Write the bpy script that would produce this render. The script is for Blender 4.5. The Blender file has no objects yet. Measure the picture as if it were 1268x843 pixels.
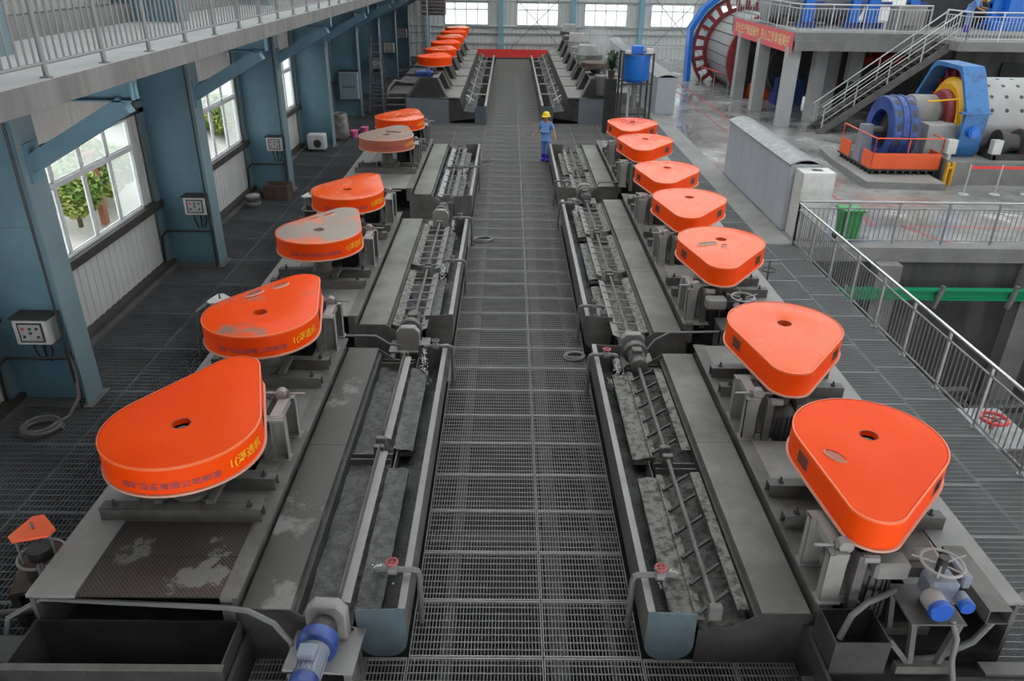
import bpy, bmesh, math, random
from mathutils import Vector, Matrix
rnd = random.Random(7)
PI = math.pi
scene = bpy.context.scene
COL = scene.collection

# ------------------------------------------------------------------ camera
cam_d = bpy.data.cameras.new('camera')
cam = bpy.data.objects.new('camera', cam_d)
COL.objects.link(cam)
scene.camera = cam
cam_d.sensor_width = 36.0
cam_d.lens = 36.0 * 941.0 / 1268.0
cam_d.clip_start = 0.05
cam_d.clip_end = 400
_th, _ps, _r = math.radians(26.6), math.radians(0.47), math.radians(0.8)
_f = Vector((math.sin(_ps) * math.cos(_th), math.cos(_ps) * math.cos(_th), -math.sin(_th)))
_rt = Vector((math.cos(_ps), -math.sin(_ps), 0))
_up = _rt.cross(_f)
_R = math.cos(_r) * _rt + math.sin(_r) * _up
_U = -math.sin(_r) * _rt + math.cos(_r) * _up
cam.matrix_world = Matrix(((_R.x, _U.x, -_f.x, 0), (_R.y, _U.y, -_f.y, 0), (_R.z, _U.z, -_f.z, 6.5), (0, 0, 0, 1)))

# ------------------------------------------------------------------ world, exposure
world = bpy.data.worlds.new('overcast_sky')
scene.world = world
world.use_nodes = True
bg = world.node_tree.nodes['Background']
bg.inputs[0].default_value = (0.97, 0.985, 1.0, 1)
bg.inputs[1].default_value = 3.0
vs = scene.view_settings
vs.view_transform = 'Standard'
vs.look = 'None'
vs.gamma = 1.0
vs.use_curve_mapping = False
vs.exposure = 0.5

# ------------------------------------------------------------------ materials
MATS = {}
def mat(name, col, rough=0.6, metal=0.0, col2=None, scale=3.0, lo=0.4, hi=0.65, bump=0.0, bscale=40.0, rough2=None, detail=6.0, stretch=None, spec=0.5):
    m = bpy.data.materials.new(name)
    m.use_nodes = True
    nt = m.node_tree
    b = nt.nodes['Principled BSDF']
    b.inputs['Base Color'].default_value = (*col, 1)
    b.inputs['Roughness'].default_value = rough
    b.inputs['Metallic'].default_value = metal
    b.inputs['Specular IOR Level'].default_value = spec
    tc = None
    def coords():
        nonlocal tc
        if tc is None:
            tc = nt.nodes.new('ShaderNodeTexCoord')
            mp = nt.nodes.new('ShaderNodeMapping')
            if stretch:
                mp.inputs['Scale'].default_value = stretch
            nt.links.new(tc.outputs['Object'], mp.inputs[0])
            tc = mp
        return tc.outputs[0]
    if col2:
        n = nt.nodes.new('ShaderNodeTexNoise')
        n.inputs['Scale'].default_value = scale
        n.inputs['Detail'].default_value = detail
        n.inputs['Roughness'].default_value = 0.65
        nt.links.new(coords(), n.inputs['Vector'])
        r = nt.nodes.new('ShaderNodeMapRange')
        r.inputs['From Min'].default_value = lo
        r.inputs['From Max'].default_value = hi
        nt.links.new(n.outputs['Fac'], r.inputs['Value'])
        mx = nt.nodes.new('ShaderNodeMix')
        mx.data_type = 'RGBA'
        mx.inputs[6].default_value = (*col, 1)
        mx.inputs[7].default_value = (*col2, 1)
        nt.links.new(r.outputs[0], mx.inputs[0])
        nt.links.new(mx.outputs[2], b.inputs['Base Color'])
        if rough2 is not None:
            rr = nt.nodes.new('ShaderNodeMapRange')
            rr.inputs['From Min'].default_value = 0
            rr.inputs['From Max'].default_value = 1
            rr.inputs['To Min'].default_value = rough
            rr.inputs['To Max'].default_value = rough2
            nt.links.new(r.outputs[0], rr.inputs['Value'])
            nt.links.new(rr.outputs[0], b.inputs['Roughness'])
    if bump:
        n2 = nt.nodes.new('ShaderNodeTexNoise')
        n2.inputs['Scale'].default_value = bscale
        n2.inputs['Detail'].default_value = 4
        nt.links.new(coords(), n2.inputs['Vector'])
        bp = nt.nodes.new('ShaderNodeBump')
        bp.inputs['Strength'].default_value = bump
        bp.inputs['Distance'].default_value = 0.02
        nt.links.new(n2.outputs['Fac'], bp.inputs['Height'])
        nt.links.new(bp.outputs[0], b.inputs['Normal'])
    MATS[name] = m
    return m

def g(v, t=0.0):
    return (v * (1 + t), v, v * (1 - t))
mat('steel', g(0.088, .05), 0.55, 0.0, g(0.16, .06), 2.5, .35, .7, 0.08, 60)
mat('steel_dark', g(0.028), 0.5, 0.0, g(0.055, .04), 3, .35, .7, 0.1, 50)
mat('steel_light', g(0.22, .03), 0.5, 0.0, g(0.30, .04), 2.0, .35, .7, 0.06, 60)
mat('deck', g(0.15, .05), 0.5, 0.0, g(0.24, .05), 1.2, .38, .62, 0.06, 80, rough2=.65)
mat('deck_brown', (0.125, 0.105, 0.092), 0.5, 0.0, (0.19, 0.17, 0.155), 1.3, .4, .62, 0.06, 80)
mat('plate', (0.20, 0.195, 0.175), 0.55, 0.0, (0.125, 0.12, 0.105), 0.9, .42, .6, 0.06, 120)
mat('plate_wet', (0.058, 0.055, 0.048), 0.42, 0.0, (0.20, 0.195, 0.18), 1.1, .56, .62, 0.35, 60, rough2=.6)
mat('checker_rust', (0.045, 0.034, 0.030), 0.4, 0.0, (0.16, 0.155, 0.145), 1.15, .56, .585, 0.35, 70, rough2=.6)
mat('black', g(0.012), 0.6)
mat('rubber', g(0.03), 0.5)
mat('hose_grey', g(0.16), 0.45)
mat('galv', g(0.30), 0.38, 0.35, g(0.20), 5, .4, .6)
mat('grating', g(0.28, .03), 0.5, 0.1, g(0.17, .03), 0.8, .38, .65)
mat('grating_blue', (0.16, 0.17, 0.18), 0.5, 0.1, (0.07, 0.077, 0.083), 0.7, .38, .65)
mat('chrome', g(0.62), 0.22, 0.9)
mat('rail_grey', g(0.23), 0.45, 0.1)
mat('orange', (0.95, 0.078, 0.003), 0.45, 0.0, (0.92, 0.066, 0.002), 0.7, .4, .6, 0.03, 3, spec=.12)
mat('orange_fade', (0.93, 0.105, 0.012), 0.22, 0.0, (0.80, 0.18, 0.08), 1.0, .45, .72, 0.04, 2.5, rough2=.4, spec=.3)
mat('orange_dust', (0.33, 0.27, 0.23), 0.6, 0.0, (0.80, 0.17, 0.07), 1.1, .50, .66, 0.03, 3)
mat('orange_soot', (0.95, 0.08, 0.004), 0.3, 0.0, (0.30, 0.19, 0.15), 1.3, .56, .68, 0.03, 3, spec=.2)
mat('orange_grey', (0.26, 0.19, 0.155), 0.65, 0.0, (0.40, 0.14, 0.07), 2.0, .52, .7)
mat('orange_brown', (0.50, 0.10, 0.05), 0.5, 0.0, (0.33, 0.12, 0.08), 2.0, .42, .7)
mat('orange_rail', (0.85, 0.12, 0.03), 0.45)
mat('seam', (0.95, 0.17, 0.05), .35)
mat('lip', (0.66, 0.36, 0.26), 0.4)
mat('yellow', (0.90, 0.50, 0.02), 0.5)
mat('purple', (0.28, 0.07, 0.10), 0.6)
mat('blue_motor', (0.035, 0.085, 0.33), 0.35, 0.0, (0.025, 0.05, 0.18), 4, .4, .6)
mat('blue_cap', (0.02, 0.10, 0.45), 0.3)
mat('blue_pale', (0.19, 0.22, 0.29), 0.4, 0, (0.25, 0.27, 0.31), 5, .4, .6)
mat('blue_bright', (0.012, 0.16, 0.62), 0.35)
mat('blue_mill', (0.035, 0.16, 0.40), 0.4, 0, (0.02, 0.07, 0.18), 3, .5, .7)
mat('column_blue', (0.15, 0.285, 0.355), 0.45, 0.0, (0.095, 0.20, 0.275), 0.6, .35, .7, 0.02, 8)
mat('column_flange', (0.19, 0.27, 0.30), 0.5, 0.0, (0.14, 0.21, 0.24), 0.8, .35, .7)
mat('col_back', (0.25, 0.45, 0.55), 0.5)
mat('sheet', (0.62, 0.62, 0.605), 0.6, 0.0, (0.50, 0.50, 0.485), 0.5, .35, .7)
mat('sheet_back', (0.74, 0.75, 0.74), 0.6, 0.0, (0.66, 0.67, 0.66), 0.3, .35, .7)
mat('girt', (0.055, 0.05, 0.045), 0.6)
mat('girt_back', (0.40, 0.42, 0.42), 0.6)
mat('white_frame', (0.72, 0.73, 0.74), 0.4)
mat('white', (0.62, 0.62, 0.60), 0.45, 0, (0.5, 0.5, 0.48), 3, .45, .7)
mat('concrete', g(0.26, .02), 0.75, 0.0, g(0.17, .03), 0.9, .35, .7, 0.12, 20)
mat('concrete_dark', g(0.055, .02), 0.75, 0.0, g(0.13, .02), 1.2, .42, .75, 0.15, 14, stretch=(1, 1, .15))
mat('concrete_pale', g(0.46), 0.7, 0.0, g(0.36), 0.7, .35, .7)
mat('concrete_wet', g(0.15, .01), 0.04, 0.0, g(0.36, .01), 0.45, .36, .66, 0.02, 3, rough2=.3)
mat('slab_edge', g(0.20, .02), 0.7, 0.0, g(0.10, .02), 1.0, .4, .75, 0.1, 12, stretch=(1, 2, .3))
mat('slurry', g(0.05, .02), 0.38, 0.0, g(0.13, .02), 9, .42, .62, 1.0, 45)
mat('slurry_dark', g(0.018, .02), 0.3, 0.0, g(0.06, .02), 7, .5, .7, 0.9, 35)
mat('crust', (0.21, 0.205, 0.185), 0.8, 0.0, (0.06, 0.058, 0.05), 11, .45, .62, 1.0, 34)
mat('crust_dark', (0.11, 0.105, 0.095), 0.7, 0.0, (0.03, 0.03, 0.028), 10, .42, .6, 1.0, 34)
mat('grating_pale', (0.27, 0.28, 0.285), 0.5, 0.1, (0.19, 0.20, 0.205), 0.5, .38, .65)
mat('foam', (0.75, 0.76, 0.77), 0.6)
mat('red', (0.65, 0.03, 0.03), 0.45)
mat('red_dark', (0.30, 0.035, 0.045), 0.5, 0, (0.18, 0.03, 0.035), 3, .4, .7)
mat('red_cloth', (0.85, 0.06, 0.05), 0.7)
mat('banner_pink', (0.78, 0.13, 0.15), 0.7)
mat('banner_yellow', (0.82, 0.62, 0.30), 0.7)
mat('line_red', (0.30, 0.04, 0.05), 0.5, 0, (0.2, 0.12, 0.12), 2, .5, .7)
mat('green', (0.01, 0.26, 0.05), 0.4)
mat('green_beam', (0.008, 0.30, 0.13), 0.45)
mat('rust_brown', (0.07, 0.045, 0.035), 0.75, 0, (0.12, 0.085, 0.07), 4, .4, .7)
mat('pink', (0.90, 0.16, 0.38), 0.5)
mat('mill_yellow', (0.80, 0.42, 0.01), 0.4)
mat('mill_drum', g(0.36), 0.45, 0.0, g(0.28), 1.0, .35, .7)
mat('enclosure', (0.46, 0.49, 0.53), 0.4, 0.0, (0.40, 0.43, 0.47), 0.8, .35, .7)
mat('skin', (0.50, 0.27, 0.17), 0.6)
mat('work_blue', (0.16, 0.29, 0.62), 0.8)
mat('boot_blue', (0.06, 0.03, 0.45), 0.5)
mat('helmet', (0.90, 0.62, 0.02), 0.35)
mat('hair', g(0.01), 0.6)
mat('leaf', (0.20, 0.36, 0.08), 0.6, 0, (0.42, 0.46, 0.14), 2, .4, .6)
mat('ground_pale', (0.62, 0.60, 0.58), 0.9, 0, (0.45, 0.44, 0.42), 1.5, .4, .7)
mat('brick', (0.35, 0.13, 0.08), 0.8)
mat('joist', g(0.07), 0.7)
mat('subfloor', g(0.018), 0.8, 0, g(0.035), 1.5, .4, .7)

mat('steel_pale', g(0.34, .01), .45, 0, g(.26), 3, .4, .7)
mat('hose_dark', g(0.075, .02), .45)
mat('red_faded', (0.42, 0.09, 0.09), .5)
mat('hose_mid', g(0.11, .03), .5)
mat('enclosure_blue', (.20, .28, .32), .5)
mat('sack', (.30, .28, .27), .85, 0, (.16, .14, .14), 4, .4, .6, .5, 18)

mat('far_steel', (0.13, 0.145, 0.165), 0.5, 0, (0.17, 0.18, 0.20), 0.6, .4, .6)
mat('rail_pale', g(0.55), 0.35, 0.3)

def studs(name, f, gain):
    # raised tread dots of a checker plate: bump and a lighter colour on the dots
    m = MATS[name]
    nt = m.node_tree
    b = nt.nodes['Principled BSDF']
    tc = nt.nodes.new('ShaderNodeTexCoord')
    sp = nt.nodes.new('ShaderNodeSeparateXYZ')
    nt.links.new(tc.outputs['Object'], sp.inputs[0])
    def math_(op, x, y=None, v=None):
        n = nt.nodes.new('ShaderNodeMath')
        n.operation = op
        nt.links.new(x, n.inputs[0])
        if y is not None:
            nt.links.new(y, n.inputs[1])
        elif v is not None:
            n.inputs[1].default_value = v
        return n.outputs[0]
    sx = math_('SINE', math_('MULTIPLY', sp.outputs[0], v=f))
    sy = math_('SINE', math_('MULTIPLY', sp.outputs[1], v=f))
    d = math_('GREATER_THAN', math_('MULTIPLY', sx, sy), v=.62)
    bp = nt.nodes.new('ShaderNodeBump')
    bp.inputs['Strength'].default_value = .6
    bp.inputs['Distance'].default_value = .004
    nt.links.new(d, bp.inputs['Height'])
    nt.links.new(bp.outputs[0], b.inputs['Normal'])
    src = b.inputs['Base Color'].links[0].from_socket
    mx = nt.nodes.new('ShaderNodeMix')
    mx.data_type = 'RGBA'
    nt.links.new(math_('MULTIPLY', d, v=gain), mx.inputs[0])
    nt.links.new(src, mx.inputs[6])
    mx.inputs[7].default_value = (.26, .25, .24, 1)
    nt.links.new(mx.outputs[2], b.inputs['Base Color'])
studs('checker_rust', 140.0, .55)
studs('plate_wet', 190.0, .3)

def glassy(name, tint, clear, frost):
    m = bpy.data.materials.new(name)
    m.use_nodes = True
    nt = m.node_tree
    nt.nodes.clear()
    out = nt.nodes.new('ShaderNodeOutputMaterial')
    tr = nt.nodes.new('ShaderNodeBsdfTransparent')
    tr.inputs[0].default_value = (*tint, 1)
    tl = nt.nodes.new('ShaderNodeBsdfTranslucent')
    tl.inputs[0].default_value = (*tint, 1)
    gl = nt.nodes.new('ShaderNodeBsdfGlossy')
    gl.inputs['Roughness'].default_value = 0.05
    m1 = nt.nodes.new('ShaderNodeMixShader')
    m1.inputs[0].default_value = frost
    nt.links.new(tr.outputs[0], m1.inputs[1])
    nt.links.new(tl.outputs[0], m1.inputs[2])
    m2 = nt.nodes.new('ShaderNodeMixShader')
    m2.inputs[0].default_value = 1 - clear
    nt.links.new(m1.outputs[0], m2.inputs[1])
    nt.links.new(gl.outputs[0], m2.inputs[2])
    nt.links.new(m2.outputs[0], out.inputs[0])
    MATS[name] = m
glassy('glass', (0.97, 0.99, 0.98), 0.96, 0.0)
glassy('glass_window', (0.80, 0.82, 0.81), 0.96, 0.0)
glassy('glass_hazy', (0.70, 0.73, 0.72), 0.96, 0.25)
glassy('glass_far', (0.60, 0.635, 0.62), 0.96, 0.3)
glassy('glass_frost', (0.96, 0.98, 0.98), 0.96, 0.35)


vm = bpy.data.materials.new('mist')
vm.use_nodes = True
vn = vm.node_tree
vn.nodes.clear()
vo = vn.nodes.new('ShaderNodeOutputMaterial')
vp = vn.nodes.new('ShaderNodeVolumePrincipled')
vp.inputs['Color'].default_value = (.95, .96, .97, 1)
vt = vn.nodes.new('ShaderNodeTexCoord')
vnz = vn.nodes.new('ShaderNodeTexNoise')
vnz.inputs['Scale'].default_value = 1.1
vmr = vn.nodes.new('ShaderNodeMapRange')
vmr.inputs['From Min'].default_value = .40
vmr.inputs['From Max'].default_value = .75
vmr.inputs['To Max'].default_value = .55
vn.links.new(vt.outputs['Object'], vnz.inputs['Vector'])
vn.links.new(vnz.outputs['Fac'], vmr.inputs['Value'])
vn.links.new(vmr.outputs[0], vp.inputs['Density'])
vn.links.new(vp.outputs[0], vo.inputs['Volume'])
MATS['mist'] = vm

# ------------------------------------------------------------------ mesh helpers
class MB:
    def __init__(s):
        s.v = []
        s.f = []
    def add(s, vs, fs):
        o = len(s.v)
        s.v += [tuple(p) for p in vs]
        s.f += [tuple(i + o for i in f) for f in fs]
        return s
    def box(s, x0, x1, y0, y1, z0, z1):
        return s.add([(x0, y0, z0), (x1, y0, z0), (x1, y1, z0), (x0, y1, z0), (x0, y0, z1), (x1, y0, z1), (x1, y1, z1), (x0, y1, z1)],
                     [(0, 3, 2, 1), (4, 5, 6, 7), (0, 1, 5, 4), (1, 2, 6, 5), (2, 3, 7, 6), (3, 0, 4, 7)])
    def bar(s, p, q, w, h=None, up=(0, 0, 1)):
        h = h or w
        p, q = Vector(p), Vector(q)
        d = (q - p).normalized()
        up = Vector(up)
        if abs(d.dot(up)) > .99:
            up = Vector((0, 1, 0)) if abs(d.y) < .9 else Vector((1, 0, 0))
        a = d.cross(up).normalized() * (w / 2)
        b = a.cross(d).normalized() * (h / 2)
        c = [p - a - b, p + a - b, p + a + b, p - a + b, q - a - b, q + a - b, q + a + b, q - a + b]
        return s.add(c, [(0, 3, 2, 1), (4, 5, 6, 7), (0, 1, 5, 4), (1, 2, 6, 5), (2, 3, 7, 6), (3, 0, 4, 7)])
    def cyl(s, p, q, r, n=14, r2=None):
        r2 = r if r2 is None else r2
        p, q = Vector(p), Vector(q)
        d = (q - p).normalized()
        u = Vector((0, 0, 1)) if abs(d.z) < .9 else Vector((1, 0, 0))
        a = d.cross(u).normalized()
        b = d.cross(a)
        vs = []
        for c, rr in ((p, r), (q, r2)):
            for i in range(n):
                t = 2 * PI * i / n
                vs.append(c + (a * math.cos(t) + b * math.sin(t)) * rr)
        fs = [(i, (i + 1) % n, n + (i + 1) % n, n + i) for i in range(n)]
        fs += [tuple(range(n - 1, -1, -1)), tuple(range(n, 2 * n))]
        return s.add(vs, fs)
    def tube(s, pts, r, n=8):
        pts = [Vector(p) for p in pts]
        rings = []
        prev = None
        for i, p in enumerate(pts):
            if i == 0:
                d = pts[1] - pts[0]
            elif i == len(pts) - 1:
                d = pts[-1] - pts[-2]
            else:
                d = (pts[i + 1] - pts[i]).normalized() + (pts[i] - pts[i - 1]).normalized()
            d = d.normalized() if d.length > 1e-9 else Vector((0, 0, 1))
            if prev is None:
                u = Vector((0, 0, 1)) if abs(d.z) < .9 else Vector((1, 0, 0))
                a = d.cross(u).normalized()
            else:
                a = (prev - d * prev.dot(d)).normalized()
            prev = a
            b = d.cross(a)
            rings.append([p + (a * math.cos(2 * PI * k / n) + b * math.sin(2 * PI * k / n)) * r for k in range(n)])
        vs = [v for rg in rings for v in rg]
        fs = []
        for i in range(len(rings) - 1):
            for k in range(n):
                fs.append((i * n + k, i * n + (k + 1) % n, (i + 1) * n + (k + 1) % n, (i + 1) * n + k))
        fs += [tuple(range(n - 1, -1, -1)), tuple(range((len(rings) - 1) * n, len(rings) * n))]
        return s.add(vs, fs)
    def prism(s, poly, ax, a0, a1):
        # poly in the two remaining axes (in x,y,z order), extruded along ax
        n = len(poly)
        def P(u, v, w):
            return {'x': (w, u, v), 'y': (u, w, v), 'z': (u, v, w)}[ax]
        vs = [P(u, v, a0) for u, v in poly] + [P(u, v, a1) for u, v in poly]
        fs = [(i, (i + 1) % n, n + (i + 1) % n, n + i) for i in range(n)] + [tuple(range(n - 1, -1, -1)), tuple(range(n, 2 * n))]
        return s.add(vs, fs)
    def lathe(s, prof, c=(0, 0, 0), ax='z', n=24, closed=False):
        vs = []
        for r, h in prof:
            for i in range(n):
                t = 2 * PI * i / n
                a, b = r * math.cos(t), r * math.sin(t)
                p = {'z': (a, b, h), 'x': (h, a, b), 'y': (a, h, b)}[ax]
                vs.append((p[0] + c[0], p[1] + c[1], p[2] + c[2]))
        fs = []
        m = len(prof)
        for j in range(m if closed else m - 1):
            k = (j + 1) % m
            for i in range(n):
                fs.append((j * n + i, j * n + (i + 1) % n, k * n + (i + 1) % n, k * n + i))
        if not closed:
            fs += [tuple(range(n - 1, -1, -1)), tuple(range((m - 1) * n, m * n))]
        return s.add(vs, fs)
    def torus(s, c, R, r, ax='z', n=24, m=8):
        return s.lathe([(R + r * math.cos(2 * PI * j / m), r * math.sin(2 * PI * j / m)) for j in range(m)], c, ax, n, True)
    def grid(s, x0, x1, y0, y1, nx, ny, fz):
        vs = []
        for j in range(ny + 1):
            for i in range(nx + 1):
                x = x0 + (x1 - x0) * i / nx
                y = y0 + (y1 - y0) * j / ny
                vs.append((x, y, fz(x, y)))
        fs = [(j * (nx + 1) + i, j * (nx + 1) + i + 1, (j + 1) * (nx + 1) + i + 1, (j + 1) * (nx + 1) + i) for j in range(ny) for i in range(nx)]
        return s.add(vs, fs)
    def xf(s, M):
        s.v = [tuple(M @ Vector(p)) for p in s.v]
        return s
    def mesh(s, name, m, smooth=True, recalc=True, bevel=0):
        me = bpy.data.meshes.new(name)
        bm = bmesh.new()
        bv = [bm.verts.new(p) for p in s.v]
        for f in s.f:
            try:
                bm.faces.new([bv[i] for i in f])
            except ValueError:
                pass
        if recalc:
            bmesh.ops.recalc_face_normals(bm, faces=bm.faces)
        if bevel:
            es = [e for e in bm.edges if len(e.link_faces) == 2 and e.calc_face_angle(0) > .7]
            bmesh.ops.bevel(bm, geom=es, offset=bevel, segments=1, affect='EDGES', clamp_overlap=True)
        if smooth:
            for f in bm.faces:
                f.smooth = True
            for e in bm.edges:
                if len(e.link_faces) != 2 or e.calc_face_angle(0) > .6:
                    e.smooth = False
        bm.to_mesh(me)
        bm.free()
        me.materials.append(MATS[m])
        return me
    def build(s, name, m, parent=None, smooth=True, recalc=True, bevel=0):
        return obj(name, s.mesh(name, m, smooth, recalc, bevel), parent)

def obj(name, me, parent=None, loc=None, rz=None):
    o = bpy.data.objects.new(name, me)
    COL.objects.link(o)
    if parent is not None:
        o.parent = parent
    if loc:
        o.location = loc
    if rz:
        o.rotation_euler = (0, 0, rz)
    return o
def tag(o, label, cat, group=None, kind=None):
    o['label'] = label
    o['category'] = cat
    if group:
        o['group'] = group
    if kind:
        o['kind'] = kind
    return o
def thing(name, label, cat, loc=(0, 0, 0), rz=0, group=None):
    o = bpy.data.objects.new(name, None)
    o.empty_display_size = .2
    COL.objects.link(o)
    o.location = loc
    o.rotation_euler = (0, 0, rz)
    return tag(o, label, cat, group)
def struct(name, label=None, mb=None, m=None, smooth=True):
    if mb is None:
        o = bpy.data.objects.new(name, None)
        COL.objects.link(o)
    else:
        o = mb.build(name, m, None, smooth)
    o['kind'] = 'structure'
    if label:
        o['label'] = label
        o['category'] = name.split('_')[0].split('.')[0]
    return o
def stuff(o):
    o['kind'] = 'stuff'
    return o
def copy_tree(o, parent=None):
    c = o.copy()
    COL.objects.link(c)
    if parent is not None:
        c.parent = parent
    for ch in list(o.children):
        copy_tree(ch, c)
    return c
_txt = {}
def text_pts(body, size, depth=0.0, align='CENTER'):
    """lettering as verts / faces in its own plane (x right, y up)"""
    key = (body, size, depth, align)
    if key not in _txt:
        cu = bpy.data.curves.new('lettering', 'FONT')
        cu.body = body
        cu.size = size
        cu.align_x = align
        cu.align_y = 'CENTER'
        cu.resolution_u = 2
        cu.offset = size * .012
        ob = bpy.data.objects.new('lettering', cu)
        COL.objects.link(ob)
        dg = bpy.context.evaluated_depsgraph_get()
        dg.update()
        me = bpy.data.meshes.new_from_object(ob.evaluated_get(dg))
        _txt[key] = ([tuple(v.co) for v in me.vertices], [tuple(p.vertices) for p in me.polygons])
        bpy.data.objects.remove(ob)
        bpy.data.curves.remove(cu)
        bpy.data.meshes.remove(me)
    return _txt[key]
# ------------------------------------------------------------------ floors of steel grating
AC = 0.23                      # middle of the aisle
_pan = {}
def panel_mesh(w, l, m, pitch, cross):
    key = (round(w, 3), round(l, 3), m)
    if key not in _pan:
        b = MB()
        n = max(2, int(w / pitch))
        for i in range(n + 1):
            x = w * i / n
            t = .004 if 0 < i < n else .008
            x = min(max(x, t), w - t)
            b.box(x - t / 1.6, x + t / 1.6, 0.004, l - .004, -.03, 0)
        k = max(2, int(round(l / cross)))
        for j in range(k + 1):
            y = l * j / k
            t = .0035 if 0 < j < k else .009
            y = min(max(y, t + .003), l - t - .003)
            b.box(0.004, w - .004, y - t, y + t, -.012 if 0 < j < k else -.03, .0015)
        _pan[key] = b.mesh('grating_panel', m, False, False)
    return _pan[key]
def gratings(parent, x0, x1, y0, y1, w, l, m='grating', pitch=.036, cross=.1):
    nx = max(1, round((x1 - x0) / w))
    ny = max(1, round((y1 - y0) / l))
    w, l = (x1 - x0) / nx, (y1 - y0) / ny
    me = panel_mesh(w - .006, l - .006, m, pitch, cross)
    for j in range(ny):
        for i in range(nx):
            obj('grating_panel', me, parent, (x0 + w * i + .003, y0 + l * j + .003, 0))
fl = struct('floor', 'steel grating floor of the centre aisle between the two machine rows')
gratings(fl, -.99, .42, 4.03, 59.1, 1.4, .787)
gratings(fl, .42, 1.45, 4.03, 59.1, 1.05, .787)
gratings(fl, -2.95, -.99, 4.03, 5.6, 1.0, .787)
gratings(fl, 1.45, 3.35, 4.03, 5.6, 1.0, .787)
for x, w in ((-.62, .13), (.62, .2), (1.2, .1)):
    MB().box(x - w / 2, x + w / 2, 3.5, 59, -.42, -.26).build('joist', 'joist', fl)
for j in range(14):
    MB().box(-1.0, 1.5, 5.5 + j * 2.4, 5.62 + j * 2.4, -.5, -.42).build('joist', 'joist', fl)
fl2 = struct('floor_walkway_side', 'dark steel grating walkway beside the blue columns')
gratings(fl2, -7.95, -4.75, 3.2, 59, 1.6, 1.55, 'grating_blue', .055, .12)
fl3 = struct('floor_walkway_rail', 'steel grating walkway between the orange covers and the steel railing')
gratings(fl3, 5.1, 6.66, 3.2, 33.5, 1.56, 1.1, 'grating_pale', .028, .1)
gratings(fl3, 6.66, 7.42, 3.2, 18.7, .76, 1.1, 'grating_pale', .028, .1)
fl4 = struct('floor_crossing', 'steel grating crossings between neighbouring groups of machines')
for x0, x1 in ((-4.75, -.99), (1.45, 5.1)):
    gratings(fl4, x0, x1, 27.0 if x0 < 0 else 27.0, 34.6, 1.26, 1.27)
gratings(fl4, -4.75, -.99, 18.3, 20.5, 1.26, 1.1)
gratings(fl4, 1.45, 5.1, 20.1, 21.5, 1.22, 1.4)
gratings(fl4, -2.1, -.99, 11.4, 12.7, 1.1, 1.3)
struct('ground_below', 'dark basement floor under the gratings', MB().box(-8.2, 7.42, -2, 60.2, -2.3, -2.2), 'subfloor')

# ------------------------------------------------------------------ left wall of ribbed sheet with windows
XW = -8.0
def ribbed(b, axis, base, a0, a1, z0, z1, per=.24, d=.018, sgn=1):
    n = max(1, int(round((a1 - a0) / per)))
    per = (a1 - a0) / n
    pts = []
    for i in range(n):
        s = a0 + i * per
        pts += [(s, 0), (s + per * .62, 0), (s + per * .70, d), (s + per * .92, d)]
    pts.append((a1, 0))
    vs, fs = [], []
    for s, o in pts:
        for z in (z0, z1):
            vs.append((base + sgn * o, s, z) if axis == 'y' else (s, base + sgn * o, z))
    for i in range(len(pts) - 1):
        fs.append((2 * i, 2 * i + 2, 2 * i + 3, 2 * i + 1))
    b.add(vs, fs)
COLS = [4.5, 10.7, 16.9, 23.3, 29.6, 35.8, 42.0, 48.2, 54.4]
WINS = [(5.9, 9.9), (12.15, 16.2), (18.8, 22.9), (25.2, 29.2)]
ZB, ZT = 1.55, 3.48
wl = struct('wall_left', 'pale ribbed sheet wall behind the blue columns')
def wsheet(a0, a1, z0, z1):
    b = MB()
    ribbed(b, 'y', XW, a0, a1, z0, z1)
    b.build('sheet_panel', 'sheet', wl, False, False)
ys = [2.0] + [v for w in WINS for v in w] + [59.8]
for i in range(0, len(ys), 2):
    wsheet(ys[i], ys[i + 1], ZB, ZT)
edges = [2.0] + COLS[:] + [59.8]
for a, c in zip(edges[:-1], edges[1:]):
    wsheet(a, c, 0, ZB)
    wsheet(a, c, ZT, 9.5)
MB().box(XW - .12, XW - .03, 2, 59.8, 0, .3).build('wall_backing', 'sheet', wl)
tb = struct('trim_1', 'dark sill ledge running along the ribbed side wall')
for a, c in zip(edges[:-1], edges[1:]):
    MB().box(XW, XW + .17, a + .02, c - .02, ZB - .17, ZB).build('sill', 'girt', tb)
    MB().box(XW, XW + .12, a + .02, c - .02, ZT, ZT + .1).build('head_ledge', 'girt', tb)
bb = struct('baseboard_left', 'dark base channel along the foot of the ribbed side wall')
for a, c in zip(edges[:-1], edges[1:]):
    MB().box(XW, XW + .2, a + .02, c - .02, 0, .13).build('base_channel', 'girt', bb)
    MB().box(XW + .2, XW + .33, a + .02, c - .02, 0, .035).build('kerb', 'steel', bb)
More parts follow.
